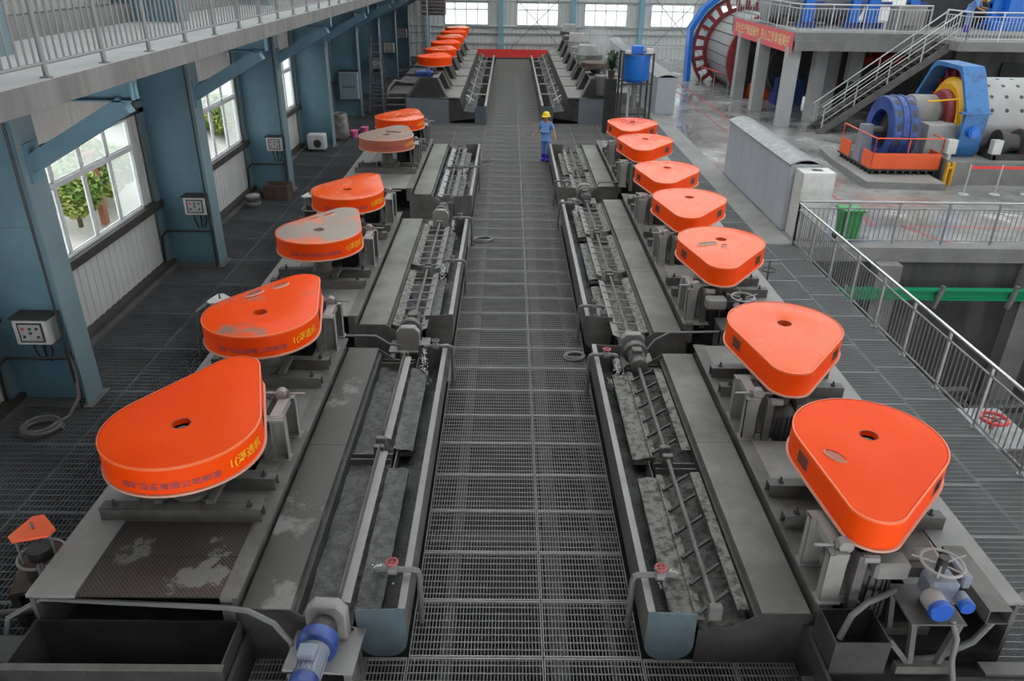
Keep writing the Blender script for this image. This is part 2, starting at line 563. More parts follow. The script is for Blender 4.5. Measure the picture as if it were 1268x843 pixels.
for k, (a, c) in enumerate(WINS):
    w = struct('window_%d' % (k + 1), ['white sliding window nearest the camera', 'large white window above the hose coil showing green shrubs outside', 'white window between the second and third blue columns', 'narrow sliver of white window behind the third blue column'][k])
    n = 4
    pw = (c - a) / n
    zt = ZT - .62
    f = MB()
    t = .05
    f.box(XW - .03, XW + .06, a, c, ZB, ZB + t).box(XW - .03, XW + .06, a, c, ZT - t, ZT).box(XW - .03, XW + .06, a, a + t, ZB, ZT).box(XW - .03, XW + .06, c - t, c, ZB, ZT)
    f.box(XW - .03, XW + .07, a, c, zt - .04, zt + .04)
    for i in range(1, n):
        f.box(XW - .02, XW + .05, a + pw * i - .03, a + pw * i + .03, ZB, ZT)
    f.build('window_frame', 'white_frame', w)
    for i in range(n):
        y0, y1 = a + pw * i + .03, a + pw * (i + 1) - .03
        s = MB()
        for z0, z1 in ((ZB + t, zt - .04), (zt + .04, ZT - t)):
            s.box(XW + .005, XW + .03, y0, y0 + .03, z0, z1).box(XW + .005, XW + .03, y1 - .03, y1, z0, z1).box(XW + .005, XW + .03, y0, y1, z0, z0 + .03).box(XW + .005, XW + .03, y0, y1, z1 - .03, z1)
        s.build('sash', 'white_frame', w)
        MB().box(XW + .01, XW + .016, y0, y1, ZB + t, zt - .04).build('pane', 'glass_hazy' if i == n - 1 else 'glass_window', w)
        MB().box(XW + .01, XW + .016, y0, y1, zt + .04, ZT - t).build('pane', 'glass_hazy', w)
# outside the windows
struct('ground_outside', 'pale gravel yard outside the side windows', MB().grid(-40, -8.2, -5, 62, 40, 60, lambda x, y: -.4 + .4 * max(0, min(4, -9.5 - x)) + .12 * math.sin(x * 2.3 + y) * math.cos(y * 1.7)), 'ground_pale')
def shrub(x, y, z, r, h, label):
    t = thing('shrub', label, 'shrub', (x, y, z), 0, 'shrubs outside the side windows')
    MB().cyl((0, 0, -.2), (0, 0, h * .6), .06, 8).build('trunk', 'rust_brown', t)
    b = MB()
    for _ in range(4200):
        a, p, q = rnd.uniform(0, 2 * PI), math.acos(rnd.uniform(-1, 1)), rnd.uniform(.35, 1) ** .5
        rr = 1 + .25 * math.sin(3 * a + x) * math.sin(2 * p)
        c = Vector((r * q * rr * math.sin(p) * math.cos(a), r * q * rr * math.sin(p) * math.sin(a), h * .55 + h * .5 * q * math.cos(p)))
        u = Vector((rnd.uniform(-1, 1), rnd.uniform(-1, 1), rnd.uniform(-.6, .6))).normalized() * rnd.uniform(.05, .10)
        v = u.cross(Vector((rnd.uniform(-1, 1), rnd.uniform(-1, 1), 1))).normalized() * .05
        b.add([c - u, c + v, c + u, c - v], [(0, 1, 2, 3)])
    stuff(b.build('foliage', 'leaf', t, False, False))
for a in ((-11.3, 20.7, .35, 1.0, 1.6, 'green shrub behind the middle panes of the large window'), (-10.9, 18.7, .45, .65, 1.35, 'smaller green shrub behind the left pane of the large window'), (-13.4, 27.5, 1.0, 1.2, 1.9, 'green shrub seen low in the right half of the large window'), (-11.3, 30.3, .2, 1.0, 1.5, 'green shrub seen low in the second window'), (-11.0, 32.6, .1, 1.0, 1.3, 'green shrub low at the corner of the second window')):
    shrub(*a)
tag(MB().box(-10.75, -10.6, 19.38, 19.56, .1, 1.95).box(-10.79, -10.56, 19.34, 19.6, 1.95, 2.0).build('brick_pillar', 'brick'), 'small red brick gate pillar outside the large window', 'pillar')

# ------------------------------------------------------------------ blue portal columns of the left wall
for k, y in enumerate(COLS):
    c = struct('column', ['blue steel column just outside the frame', 'nearest blue steel column, beside the coiled hose', 'second blue steel column from the camera', 'third blue steel column from the camera', 'fourth blue steel column, beside the white heater', 'fifth blue steel column, carrying a tall panel box', 'sixth blue steel column, behind the ladder', 'seventh blue steel column', 'farthest blue steel column'][k])
    MB().box(XW + .12, -6.72, y - .012, y + .012, 0, 9).build('web', 'column_blue', c)
    MB().box(-6.72, -6.69, y - .24, y + .24, 0, 9).build('flange', 'column_flange', c)
    MB().box(XW + .04, XW + .12, y - .24, y + .24, 0, 9).build('flange', 'column_flange', c)
    for z in (1.0, 2.9):
        MB().box(XW + .12, -6.72, y - .018, y + .018, z, z + .012).build('weld_seam', 'column_flange', c)
    MB().box(XW + .02, -6.60, y - .3, y + .3, 0, .025).build('base_plate', 'steel', c)
    # bracket and knee brace carrying the gallery
    if k == 0:
        continue
    br = thing('gallery_bracket', 'blue bracket and knee brace under the gallery on the %s column' % ['unseen near', 'nearest blue', 'second blue', 'third blue', 'fourth blue', 'fifth blue', 'sixth blue', 'seventh blue', 'farthest blue'][k], 'bracket', (0, y, 0), 0, 'brackets under the gallery')
    MB().box(-6.69, -5.06, -.1, .1, 4.98, 5.0).box(-6.69, -5.06, -.1, .1, 4.72, 4.74).box(-6.69, -5.06, -.01, .01, 4.74, 4.98).box(-5.08, -5.06, -.1, .1, 4.72, 5.0).build('cantilever_beam', 'column_blue', br)
    MB().bar((-6.69, .0, 3.85), (-5.2, .0, 4.68), .2, .24, (0, 0, 1)).build('knee_brace', 'column_blue', br)
    MB().box(-6.69, -6.66, -.16, .16, 3.6, 4.15).build('gusset', 'column_blue', br)

# ------------------------------------------------------------------ gallery (upper walkway) at the left
ga = struct('floor_gallery', 'concrete upper gallery along the side wall')
MB().box(XW + .05, -5.0, 2, 59.8, 5.0, 5.27).build('slab', 'slab_edge', ga)
MB().box(XW + .05, -5.01, 2, 59.8, 5.27, 5.275).build('slab_top', 'concrete_pale', ga)
MB().box(XW + .04, XW + .3, 2, 59.8, 5.27, 5.62).build('kerb_wall', 'concrete', ga)
MB().box(XW + .04, XW + .36, 2, 59.8, 6.0, 6.03).build('wall_rail', 'black', ga)
gr = thing('gallery_railing', 'grey steel railing along the upper gallery edge', 'railing')
y = 4.8
ps = []
while y < 58:
    ps.append(y)
    y += 1.335
pm = MB().cyl((0, 0, 0), (0, 0, 1.12), .03, 10).cyl((0, 0, 0), (0, 0, .012), .07, 12).mesh('post', 'rail_grey')
bm_ = MB().cyl((0, 0, .16), (0, 0, 1.0), .013, 6).mesh('baluster', 'rail_grey')
for p in ps:
    obj('post', pm, gr, (-5.1, p, 5.275))
for z, r in ((.15, .02), (1.0, .02), (1.12, .03)):
    MB().tube([(-5.1, 4, 5.275 + z), (-5.1, 59, 5.275 + z)], r).build('rail', 'rail_grey', gr)
far = MB()
for p in ps:
    for i in range(1, 9):
        yy = p + 1.335 * i / 9
        if yy < 37:
            obj('baluster', bm_, gr, (-5.1, yy, 5.275))
        else:
            far.cyl((-5.1, yy, 5.43), (-5.1, yy, 6.27), .013, 5)
stuff(far.build('baluster', 'rail_grey', gr))

# ------------------------------------------------------------------ back wall
YB = 60.0
wb = struct('wall_back', 'white ribbed end wall with blue columns and windows')
BW = [(-4.75, -1.55), (.5, 3.55), (5.42, 8.55), (10.25, 13.4), (15.3, 18.4), (20.2, 23.3)]
BZ0, BZ1 = 2.2, 3.75
def bsheet(a0, a1, z0, z1):
    b = MB()
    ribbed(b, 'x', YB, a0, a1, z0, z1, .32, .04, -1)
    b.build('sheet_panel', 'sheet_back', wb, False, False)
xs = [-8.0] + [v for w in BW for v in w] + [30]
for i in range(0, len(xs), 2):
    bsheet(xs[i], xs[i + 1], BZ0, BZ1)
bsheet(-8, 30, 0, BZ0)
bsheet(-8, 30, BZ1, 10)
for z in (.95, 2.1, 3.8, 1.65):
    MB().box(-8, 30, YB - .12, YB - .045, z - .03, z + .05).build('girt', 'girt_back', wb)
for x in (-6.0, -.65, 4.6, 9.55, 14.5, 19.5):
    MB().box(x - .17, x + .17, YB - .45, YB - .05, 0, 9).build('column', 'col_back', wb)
for k, (a, c) in enumerate(BW):
    w = struct('window_%d' % (k + 11), 'bright end-wall window, %s from the left' % ['first', 'second', 'third', 'fourth', 'fifth', 'sixth'][k])
    f = MB()
    f.box(a, c, YB - .06, YB + .03, BZ0, BZ0 + .06).box(a, c, YB - .06, YB + .03, BZ1 - .06, BZ1).box(a, a + .06, YB - .06, YB + .03, BZ0, BZ1).box(c - .06, c, YB - .06, YB + .03, BZ0, BZ1)
    f.box(a, c, YB - .05, YB + .03, BZ1 - .52, BZ1 - .46)
    for i in (1, 2, 3):
        x = a + (c - a) * i / 4
        f.box(x - .025, x + .025, YB - .05, YB + .03, BZ0, BZ1)
    f.build('window_frame', 'white_frame', w)
    for i in range(4):
        x0, x1 = a + (c - a) * i / 4 + .02, a + (c - a) * (i + 1) / 4 - .02
        MB().box(x0, x1, YB - .01, YB, BZ0 + .05, BZ1 - .5).build('pane', 'glass_far', w)
        MB().box(x0, x1, YB - .01, YB, BZ1 - .48, BZ1 - .05).build('pane', 'glass_far', w)
for nm, x0, x1, lab in (('cross_brace', -.6, 4.55, 'thin crossed brace rods on the end wall above the red barrier'), ('cross_brace', 9.6, 14.4, 'thin crossed brace rods on the end wall left of the far mill')):
    t = thing(nm, lab, 'brace', (0, YB - .5, 0))
    for p, q in (((x0, 0, 0), (x1, 0, 5.0)), ((x1, 0, 0), (x0, 0, 5.0))):
        MB().tube([p, q], .028, 6).build('rod', 'steel_light', t)
er = thing('end_railing', 'thin pipe railing in front of the end wall', 'railing')
MB().tube([(6.0, 59.2, .95), (13.6, 59.2, .95)], .03).build('rail', 'white_frame', er)
for i in range(6):
    MB().tube([(6.1 + i * 1.48, 59.2, 0), (6.1 + i * 1.48, 59.2, .95)], .02, 6).build('post', 'white_frame', er)
rb = thing('red_barrier', 'long red cloth barrier across the far end of the aisle', 'barrier')
MB().grid(-3.6, 3.2, .12, .68, 60, 3, lambda x, z: 0).xf(Matrix(((1, 0, 0, 0), (0, 0, 1, 58.9), (0, 1, 0, 0), (0, 0, 0, 1)))).build('cloth', 'red_cloth', rb)
MB().tube([(-3.8, 59, .95), (3.4, 59, .95)], .025, 6).build('rail', 'rail_grey', rb)
for i in range(7):
    MB().tube([(-3.8 + i * 1.2, 59, 0), (-3.8 + i * 1.2, 59, .95)], .022, 6).build('post', 'rail_grey', rb)

# ------------------------------------------------------------------ mill hall floor, pit, railings on the right
mf = struct('floor_mill_hall', 'wet grey concrete floor of the mill hall')
MB().box(6.66, 30, 18.7, 60, -.45, 0).build('concrete_slab', 'concrete_wet', mf)
MB().box(6.66, 7.4, 18.72, 58, 0, .006).build('concrete_strip', 'concrete', mf)
for a in ((10.15, 10.27, 20.3, 55), (10.9, 24, 20.25, 20.36), (9.35, 9.43, 30, 52)):
    MB().box(a[0], a[1], a[2], a[3], .0, .004).build('painted_line', 'line_red', mf)
MB().add([(10.9, 20.25, .004), (11.05, 20.36, .004), (11.75, 18.8, .004), (11.6, 18.8, .004)], [(0, 1, 2, 3)]).build('painted_line', 'line_red', mf)
pt = struct('wall_pit', 'stained concrete walls of the deep pit behind the railing')
MB().box(7.42, 30, 18.45, 18.7, -4.2, -.001).build('pit_wall', 'concrete_dark', pt)
MB().box(7.42, 30, 18.35, 18.75, -.32, .06).build('pit_kerb', 'concrete', pt)
MB().box(7.25, 7.43, 2, 18.7, -4.2, -.05).build('pit_wall', 'concrete_dark', pt)
MB().box(7.4, 30, 2, 18.7, -4.3, -4.2).build('pit_floor', 'concrete_dark', pt)
MB().box(16.5, 16.9, 2, 18.7, -4.2, .05).build('pit_wall', 'concrete_dark', pt)
for x in (9.72, 13.6):
    MB().box(x - .3, x + .3, 18.0, 18.45, -4.2, -.3).build('pit_pillar', 'concrete', pt)
gb = thing('green_beam', 'bright green steel beam on the far wall of the pit', 'beam', (0, 18.0, -1.05))
MB().box(7.6, 16.4, -.1, .1, .1, .14).box(7.6, 16.4, -.1, .1, -.14, -.1).box(7.6, 16.4, -.02, .02, -.1, .1).build('beam', 'green_beam', gb)
for x in (8.6, 11.1, 13.0, 15.0):
    MB().bar((x, -.14, .28), (x - .12, -.14, -.32), .12, .08).build('bracket', 'galv', gb)
def railing(name, label, a, b, n, bal=9, double=True):
    t = thing(name, label, 'railing')
    a, b = Vector(a), Vector(b)
    L = (b - a).length
    pm = MB().bar((0, 0, 0), (0, 0, 1.08), .045).cyl((0, 0, 0), (0, 0, .012), .06, 10).mesh('post', 'galv')
    bm = MB().cyl((0, 0, .1), (0, 0, .93), .011, 6).mesh('baluster', 'galv')
    for i in range(n + 1):
        obj('post', pm, t, a + (b - a) * i / n)
        if i < n:
            for k in range(1, bal + 1):
                obj('baluster', bm, t, a + (b - a) * (i + k / (bal + 1)) / n)
    for z, r in ((1.1, .03), (.93, .018), (.1, .018)):
        MB().tube([a + Vector((0, 0, z)), b + Vector((0, 0, z))], r, 10).build('rail', 'chrome' if r > .02 else 'galv', t)
    return t
railing('pit_railing', 'stainless railing between the grating walkway and the pit', (7.38, 18.68, 0), (7.38, 6.4, 0), 10)
railing('pit_railing', 'stainless railing along the mill hall side of the pit behind the green bin', (7.38, 18.68, .05), (16.3, 18.68, .05), 7)
MB().box(-8.3, -8.02, -2, 60, -2.3, 0).build('foundation_wall', 'concrete_dark', wl)
MB().box(-8.2, 7.4, 59.6, 60.0, -2.3, 0).build('foundation_wall', 'concrete_dark', wb)
MB().box(6.64, 6.9, 18.7, 60, -2.3, -.45).build('foundation_wall', 'concrete_dark', mf)
gratings(fl4, 5.1, 6.66, 33.5, 58.9, 1.56, 1.27)

# ------------------------------------------------------------------ unseen roof with skylight strips, added to shape the daylight
rf = struct('ceiling', 'unseen sheet roof with skylight strips, added to shape the daylight')
ZR, P0, PIT, OPN = 11.0, -13.0, 6.2, 2.5
k = 0
y = P0
while y < 60:
    MB().box(-8.3, 30.3, y, min(y + PIT - OPN, 60.2), ZR, ZR + .15).build('roof_sheet', 'sheet', rf)
    if y + PIT < 8:  # bays near the camera stay closed to dim the foreground
        MB().box(-8.3, 30.3, y + PIT - OPN, y + PIT, ZR, ZR + .15).build('roof_sheet', 'sheet', rf)
    elif y + PIT < 60.5:
        MB().box(-8.3, 30.3, y + PIT - OPN, y + PIT, ZR + .05, ZR + .06).build('skylight_pane', 'glass', rf)
        for x in range(-8, 31, 3):
            MB().box(x, x + .08, y + PIT - OPN, y + PIT, ZR, ZR + .12).build('skylight_bar', 'white_frame', rf)
    MB().box(-8, 30, y + .2, y + .5, ZR - .6, ZR).build('roof_beam', 'col_back', rf)
    y += PIT
wf = struct('wall_front_added', 'unseen dark wall added behind the camera to cut front light')
MB().box(-8.3, 30.3, -13.2, -13.05, 0, 11).build('sheet_panel', 'concrete_dark', wf)  # unseen added wall, dark so little light bounces onto near faces
MB().box(-8.15, -8.02, -13, 2, 0, 11).build('sheet_panel', 'concrete_dark', wl)  # unseen stretch behind the camera, darkened to cut bounced light
wr = struct('wall_right', 'pale wall on the far right of the mill hall')
for a in ((30, 30.15, -13, 60, 0, 2), (30, 30.15, -13, 60, 4.5, 11), (30, 30.15, -13, 2, 2, 4.5)):
    MB().box(*a).build('sheet_panel', 'sheet_back', wr)
for i in range(10):
    MB().box(30, 30.15, 2 + 5.8 * i, 3.5 + 5.8 * i, 2, 4.5).build('sheet_panel', 'sheet_back', wr)
MB().box(XW - .05, XW, 2, 59.8, 9.4, 11).build('sheet_panel', 'sheet', wl)
MB().box(-8, 30, YB, YB + .1, 9.9, 11).build('sheet_panel', 'sheet_back', wb)
# ------------------------------------------------------------------ orange belt guards
CA, CR = (0.0, 0.0), 0.79                # big pulley end
CB, CRB = (-0.33, -1.19), 0.28           # narrow motor end
def pear(grow=0.0, n1=34, n2=12):
    R, r = CR + grow, CRB + grow
    d = Vector((CB[0] - CA[0], CB[1] - CA[1]))
    D = d.length
    th = math.atan2(d.y, d.x)
    al = math.acos((R - r) / D)
    pts = []
    for i in range(n1 + 1):
        t = th + al + (2 * PI - 2 * al) * i / n1
        pts.append((CA[0] + R * math.cos(t), CA[1] + R * math.sin(t)))
    # straight side, subdivided
    for k in range(1, 5):
        pass
    for i in range(n2 + 1):
        t = th - al + 2 * al * i / n2
        pts.append((CB[0] + r * math.cos(t), CB[1] + r * math.sin(t)))
    return pts
def guard_shell(h, hole=.1, seed=0, dent=0.02):
    b, b2 = MB(), MB()
    o = pear()
    n = len(o)
    rg = random.Random(seed)
    ph = [rg.uniform(0, 6.28) for _ in range(4)]
    rows = []
    rows.append([(x, y, 0) for x, y in o])
    rows.append([(x, y, h - .02) for x, y in o])
    oi = pear(-.02)
    rows.append([(x, y, h) for x, y in oi])
    K = 6
    hr = [(hole * math.cos(math.atan2(y, x)), hole * math.sin(math.atan2(y, x))) for x, y in oi]
    for k in range(1, K + 1):
        t = k / K
        row = []
        for (x, y), (hx, hy) in zip(oi, hr):
            px, py = x + (hx - x) * t, y + (hy - y) * t
            z = h + .022 * math.sin(PI * min(1, t * .9)) + dent * math.sin(3.1 * px + ph[0]) * math.cos(2.7 * py + ph[1]) * math.sin(PI * t)
            row.append((px, py, z))
        rows.append(row)
    rows.append([(hx, hy, h - .06) for hx, hy in hr])
    for bb_, rw in ((b, rows[:3]), (b2, rows[2:])):
        vs = [p for r in rw for p in r]
        fs = []
        for j in range(len(rw) - 1):
            for i in range(n):
                fs.append((j * n + i, j * n + (i + 1) % n, (j + 1) * n + (i + 1) % n, (j + 1) * n + i))
        bb_.add(vs, fs)
    return b, b2
def arc_text(body, size, a0, R, z, m, name, parent, sx=1.0):
    vs, fs = text_pts(body, size)
    out = []
    for x, y, _ in vs:
        t = a0 + x * sx / R
        out.append((R * math.cos(t), R * math.sin(t), z + y))
    return MB().add(out, fs).build(name, m, parent, False, False)
_lip = None
def belt_guard(label, loc, rz, h=.33, m='orange', group='orange belt guards', letters=True, vents=True, seed=0, hatch=(), far=False):
    global _lip
    t = thing('belt_guard', label, 'machine guard', loc, rz, group)
    ms = {'orange_grey': 'orange_brown'}.get(m, 'orange')
    b, b2 = guard_shell(h, seed=seed)
    b.build('side_shell', ms, t)
    b2.build('top_plate', m, t)
    b = MB()
    o1, o2 = pear(.022), pear(-.01)
    n = len(o1)
    vs = [(x, y, -.012) for x, y in o1] + [(x, y, .012) for x, y in o1] + [(x, y, .012) for x, y in o2] + [(x, y, -.012) for x, y in o2]
    fs = [(j * n + i, j * n + (i + 1) % n, ((j + 1) % 4) * n + (i + 1) % n, ((j + 1) % 4) * n + i) for j in range(4) for i in range(n)]
    b.add(vs, fs).build('bottom_lip', 'lip', t)
    if far:
        return t
    b = MB()
    o1, o2 = pear(.006), pear(-.012)
    vs = [(x, y, h - .022) for x, y in o1] + [(x, y, h + .001) for x, y in o1] + [(x, y, h + .004) for x, y in o2]
    b.add(vs, [(j * n + i, j * n + (i + 1) % n, (j + 1) * n + (i + 1) % n, (j + 1) * n + i) for j in range(2) for i in range(n)]).build('top_seam', 'lip' if ms != 'orange' else 'seam', t)
    MB().torus((0, 0, h + .003), .103, .008, 'z', 24, 6).build('hole_rim', 'orange_brown', t)
    if letters:
        arc_text('1(浮选机', .13, math.radians(152), CR + .004, h * .46, 'yellow', 'lettering', t)
        arc_text('选矿设备有限公司制造', .085, math.radians(93), CR + .004, h * .33, 'purple', 'maker_lettering', t, 1.15)
    if vents:
        d = Vector((CB[0], CB[1]))
        D = d.length
        th = math.atan2(d.y, d.x)
        al = math.acos((CR - CRB) / D)
        for sg in (-1, 1):
            t0 = th + sg * al
            nx, ny = math.cos(t0), math.sin(t0)
            p0 = Vector((CR * nx, CR * ny, 0))
            p1 = Vector((CB[0] + CRB * nx, CB[1] + CRB * ny, 0))
            e = (p1 - p0).normalized()
            c = p0 + e * .17 + Vector((0, 0, h * .5)) + Vector((nx, ny, 0)) * .001
            M = Matrix(((e.x, nx, 0, c.x), (e.y, ny, 0, c.y), (0, 0, 1, c.z), (0, 0, 0, 1)))
            v = MB().box(-.125, .125, -.004, .003, -.085, .085).xf(M).build('vent', 'orange_brown', t)
            for k in range(6):
                MB().box(-.10 + k * .036, -.083 + k * .036, .002, .006, -.07, .07).xf(M).build('slot', 'black', v)
    for hx, hy, ra, rb_, an, mm in hatch:
        q = MB()
        pts = [(ra * math.cos(2 * PI * i / 16), rb_ * math.sin(2 * PI * i / 16)) for i in range(16)]
        q.prism(pts, 'z', 0, .006)
        M = Matrix.Translation((hx, hy, h + .022)) @ Matrix.Rotation(an, 4, 'Z')
        q.xf(M).build('hatch', mm, t)
        MB().add([(x * 1.12, y * 1.2, 0) for x, y in pts] + [(x * 1.0, y * 1.0, .014) for x, y in pts], [(i, (i + 1) % 16, 16 + (i + 1) % 16, 16 + i) for i in range(16)]).xf(M).build('hatch_rim', 'lip', t)
    return t

# ------------------------------------------------------------------ agitator drives (one per cell)
ZD = 0.86      # deck height
def make_drive():
    t = thing('agitator_drive', 'x', 'machine drive')
    for y0 in (-.32, .24):
        c = MB()
        w, hh, th_ = .15, .17, .012
        c.box(-.86, .92, y0, y0 + w, hh - th_, hh).box(-.86, .92, y0, y0 + th_, 0, hh).box(-.86, .92, y0 + w - th_, y0 + w, 0, hh)
        cb = c.build('channel_beam', 'steel', t)
        for x in (-.72, .78):
            MB().cyl((x, y0 + w / 2, hh), (x, y0 + w / 2, hh + .018), .035, 6).cyl((x, y0 + w / 2, hh), (x, y0 + w / 2, hh + .07), .014, 8).build('bolt', 'steel_dark', cb)
    for x in (-.28, .3):
        MB().bar((x, -.2, .2), (x, .3, .2), .09, .06).build('cross_tie', 'steel', t)
    MB().lathe([(.27, .17), (.27, .22), (.17, .24), (.15, .62), (.2, .64), (.2, .70)], n=20).build('bearing_housing', 'steel', t)
    MB().lathe([(.1, .7), (.62, .72), (.66, .74), (.66, .92), (.6, .94), (.12, .94)], n=28).build('pulley', 'steel_dark', t)
    MB().cyl((0, 0, .9), (0, 0, .985), .05, 12).build('shaft_end', 'galv', t)
    # motor hanging under the narrow end
    m = MB()
    mx, my = -.34, -1.17
    m.lathe([(.12, -.42), (.2, -.38), (.215, -.3), (.215, .38), (.19, .42), (.1, .46)], (mx, my, 0), n=24)
    mo = m.build('motor', 'steel_dark', t)
    f = MB()
    for i in range(20):
        a = 2 * PI * i / 20
        f.bar((mx + .225 * math.cos(a), my + .225 * math.sin(a), -.25), (mx + .225 * math.cos(a), my + .225 * math.sin(a), .33), .012, .03)
    stuff(f.build('cooling_fin', 'steel_dark', mo))
    MB().box(mx + .18, mx + .44, my - .13, my + .1, .28, .47).build('terminal_box', 'steel', mo, bevel=.012)
    MB().cyl((mx, my, .46), (mx, my, .66), .11, 16).build('motor_pulley', 'steel_dark', mo)
    # tension stand : two posts, arm, screw rod, hinged motor plate
    for y0, ztop in ((-.85, .62), (-1.37, .6)):
        p = MB()
        p.box(-.86, -.68, y0 - .03, y0 - .018, .02, ztop).box(-.86, -.848, y0 - .03, y0 + .07, .02, ztop).box(-.692, -.68, y0 - .03, y0 + .07, .02, ztop).box(-.86, -.68, y0 - .03, y0 + .07, ztop - .012, ztop).box(-.88, -.66, y0 - .06, y0 + .1, 0, .02)
        p.build('stand_post', 'steel_light', t)
    MB().bar((-.74, -.82, .575), (-.74, -1.40, .565), .13, .10).build('stand_arm', 'steel_light', t)
    MB().bar((-.86, -.8, .605), (-.48, -.8, .605), .12, .02, (0, 0, 1)).build('stand_cap', 'steel_light', t)
    MB().cyl((-.70, -1.36, .66), (-.70, -1.26, .66), .07, 14).build('rod_eye', 'steel_light', t)
    MB().cyl((-1.0, -1.31, .66), (-.42, -1.31, .66), .016, 8).build('screw_rod', 'galv', t)
    MB().cyl((-.80, -1.31, .66), (-.76, -1.31, .66), .04, 6).build('nut', 'steel', t)
    MB().box(-.585, -.56, -1.42, -.72, .05, .6).build('motor_plate', 'steel', t)
    MB().bar((-.62, -.86, .52), (-.62, -1.36, .08), .07, .05).build('diagonal_brace', 'steel', t)
    MB().bar((-.55, -1.40, .62), (-.55, -1.40, -.1), .09, .07).build('hinge_post', 'steel', t)
    MB().cyl((-.55, -1.40, .58), (-.40, -1.40, .58), .05, 10).build('hinge', 'steel_light', t)
    return t
LC = [7.06, 10.01, 13.76, 16.58, 22.45, 25.4]
RC = [6.95, 9.81, 13.46, 16.26, 18.91, 22.33, 24.91]
XL, XR = -3.56, 3.97
NTH = ['nearest', 'second', 'third', 'fourth', 'fifth', 'sixth', 'seventh']
drive0 = make_drive()
first = True
for side, ys_, x, rz in (('right', RC, XR, 0), ('left', LC, XL, PI)):
    for i, y in enumerate(ys_):
        d = drive0 if first else copy_tree(drive0)
        first = False
        d.location = (x, y, ZD)
        d.rotation_euler = (0, 0, rz)
        d['label'] = 'grey agitator drive with motor stand under the %s orange guard of the %s row' % (NTH[i], side)
        d['group'] = 'agitator drives'
RD = [('nearest orange guard of the right row, with an oval dented hatch', 'orange', [(-.50, -.46, .13, .06, 2.2, 'orange_brown')]),
      ('second orange guard of the right row, shiny top with a grey edge', 'orange_fade', []),
      ('third orange guard of the right row, with a torn patch on top', 'orange_fade', [(-.35, -.3, .2, .07, .25, 'orange_grey'), (-.08, -.42, .09, .05, 1.1, 'orange_brown')]),
      ('fourth orange guard of the right row', 'orange_fade', []),
      ('fifth orange guard of the right row', 'orange_fade', []),
      ('sixth orange guard of the right row', 'orange_fade', []),
      ('farthest orange guard of the right row, behind the sixth', 'orange_fade', [])]
for i, y in enumerate(RC):
    belt_guard(RD[i][0], (XR, y, 1.57), math.radians([-4, 2, 3, 3, 3, 3, 3][i]), .33, RD[i][1], seed=i, hatch=RD[i][2], vents=True)
LD = [('nearest orange guard of the left row, bright with yellow and purple lettering', 'orange', []),
      ('second orange guard of the left row, soot stained at its narrow end', 'orange_soot', [(.24, -.62, .15, .05, .9, 'orange_brown'), (-.07, -.93, .14, .06, .9, 'orange_brown')]),
      ('third orange guard of the left row, top covered in grey dust', 'orange_dust', [(.18, -.6, .13, .04, .9, 'orange_brown'), (-.07, -.87, .13, .06, .9, 'orange_brown')]),
      ('fourth orange guard of the left row, faded pinkish top', 'orange_fade', []),
      ('fifth guard of the left row, brownish dull with a torn top', 'orange_grey', [(-.2, -.25, .3, .1, 2.6, 'black')]),
      ('farthest orange guard of the near left group', 'orange_fade', [])]
for i, y in enumerate(LC):
    belt_guard(LD[i][0], (XL, y, 1.57), PI + math.radians([8, 2, 4, 4, 6, 6][i]), .33, LD[i][1], seed=20 + i, hatch=LD[i][2]).scale = ([1.06, 1.02, 1, 1, 1, 1][i],) * 2 + (1,)
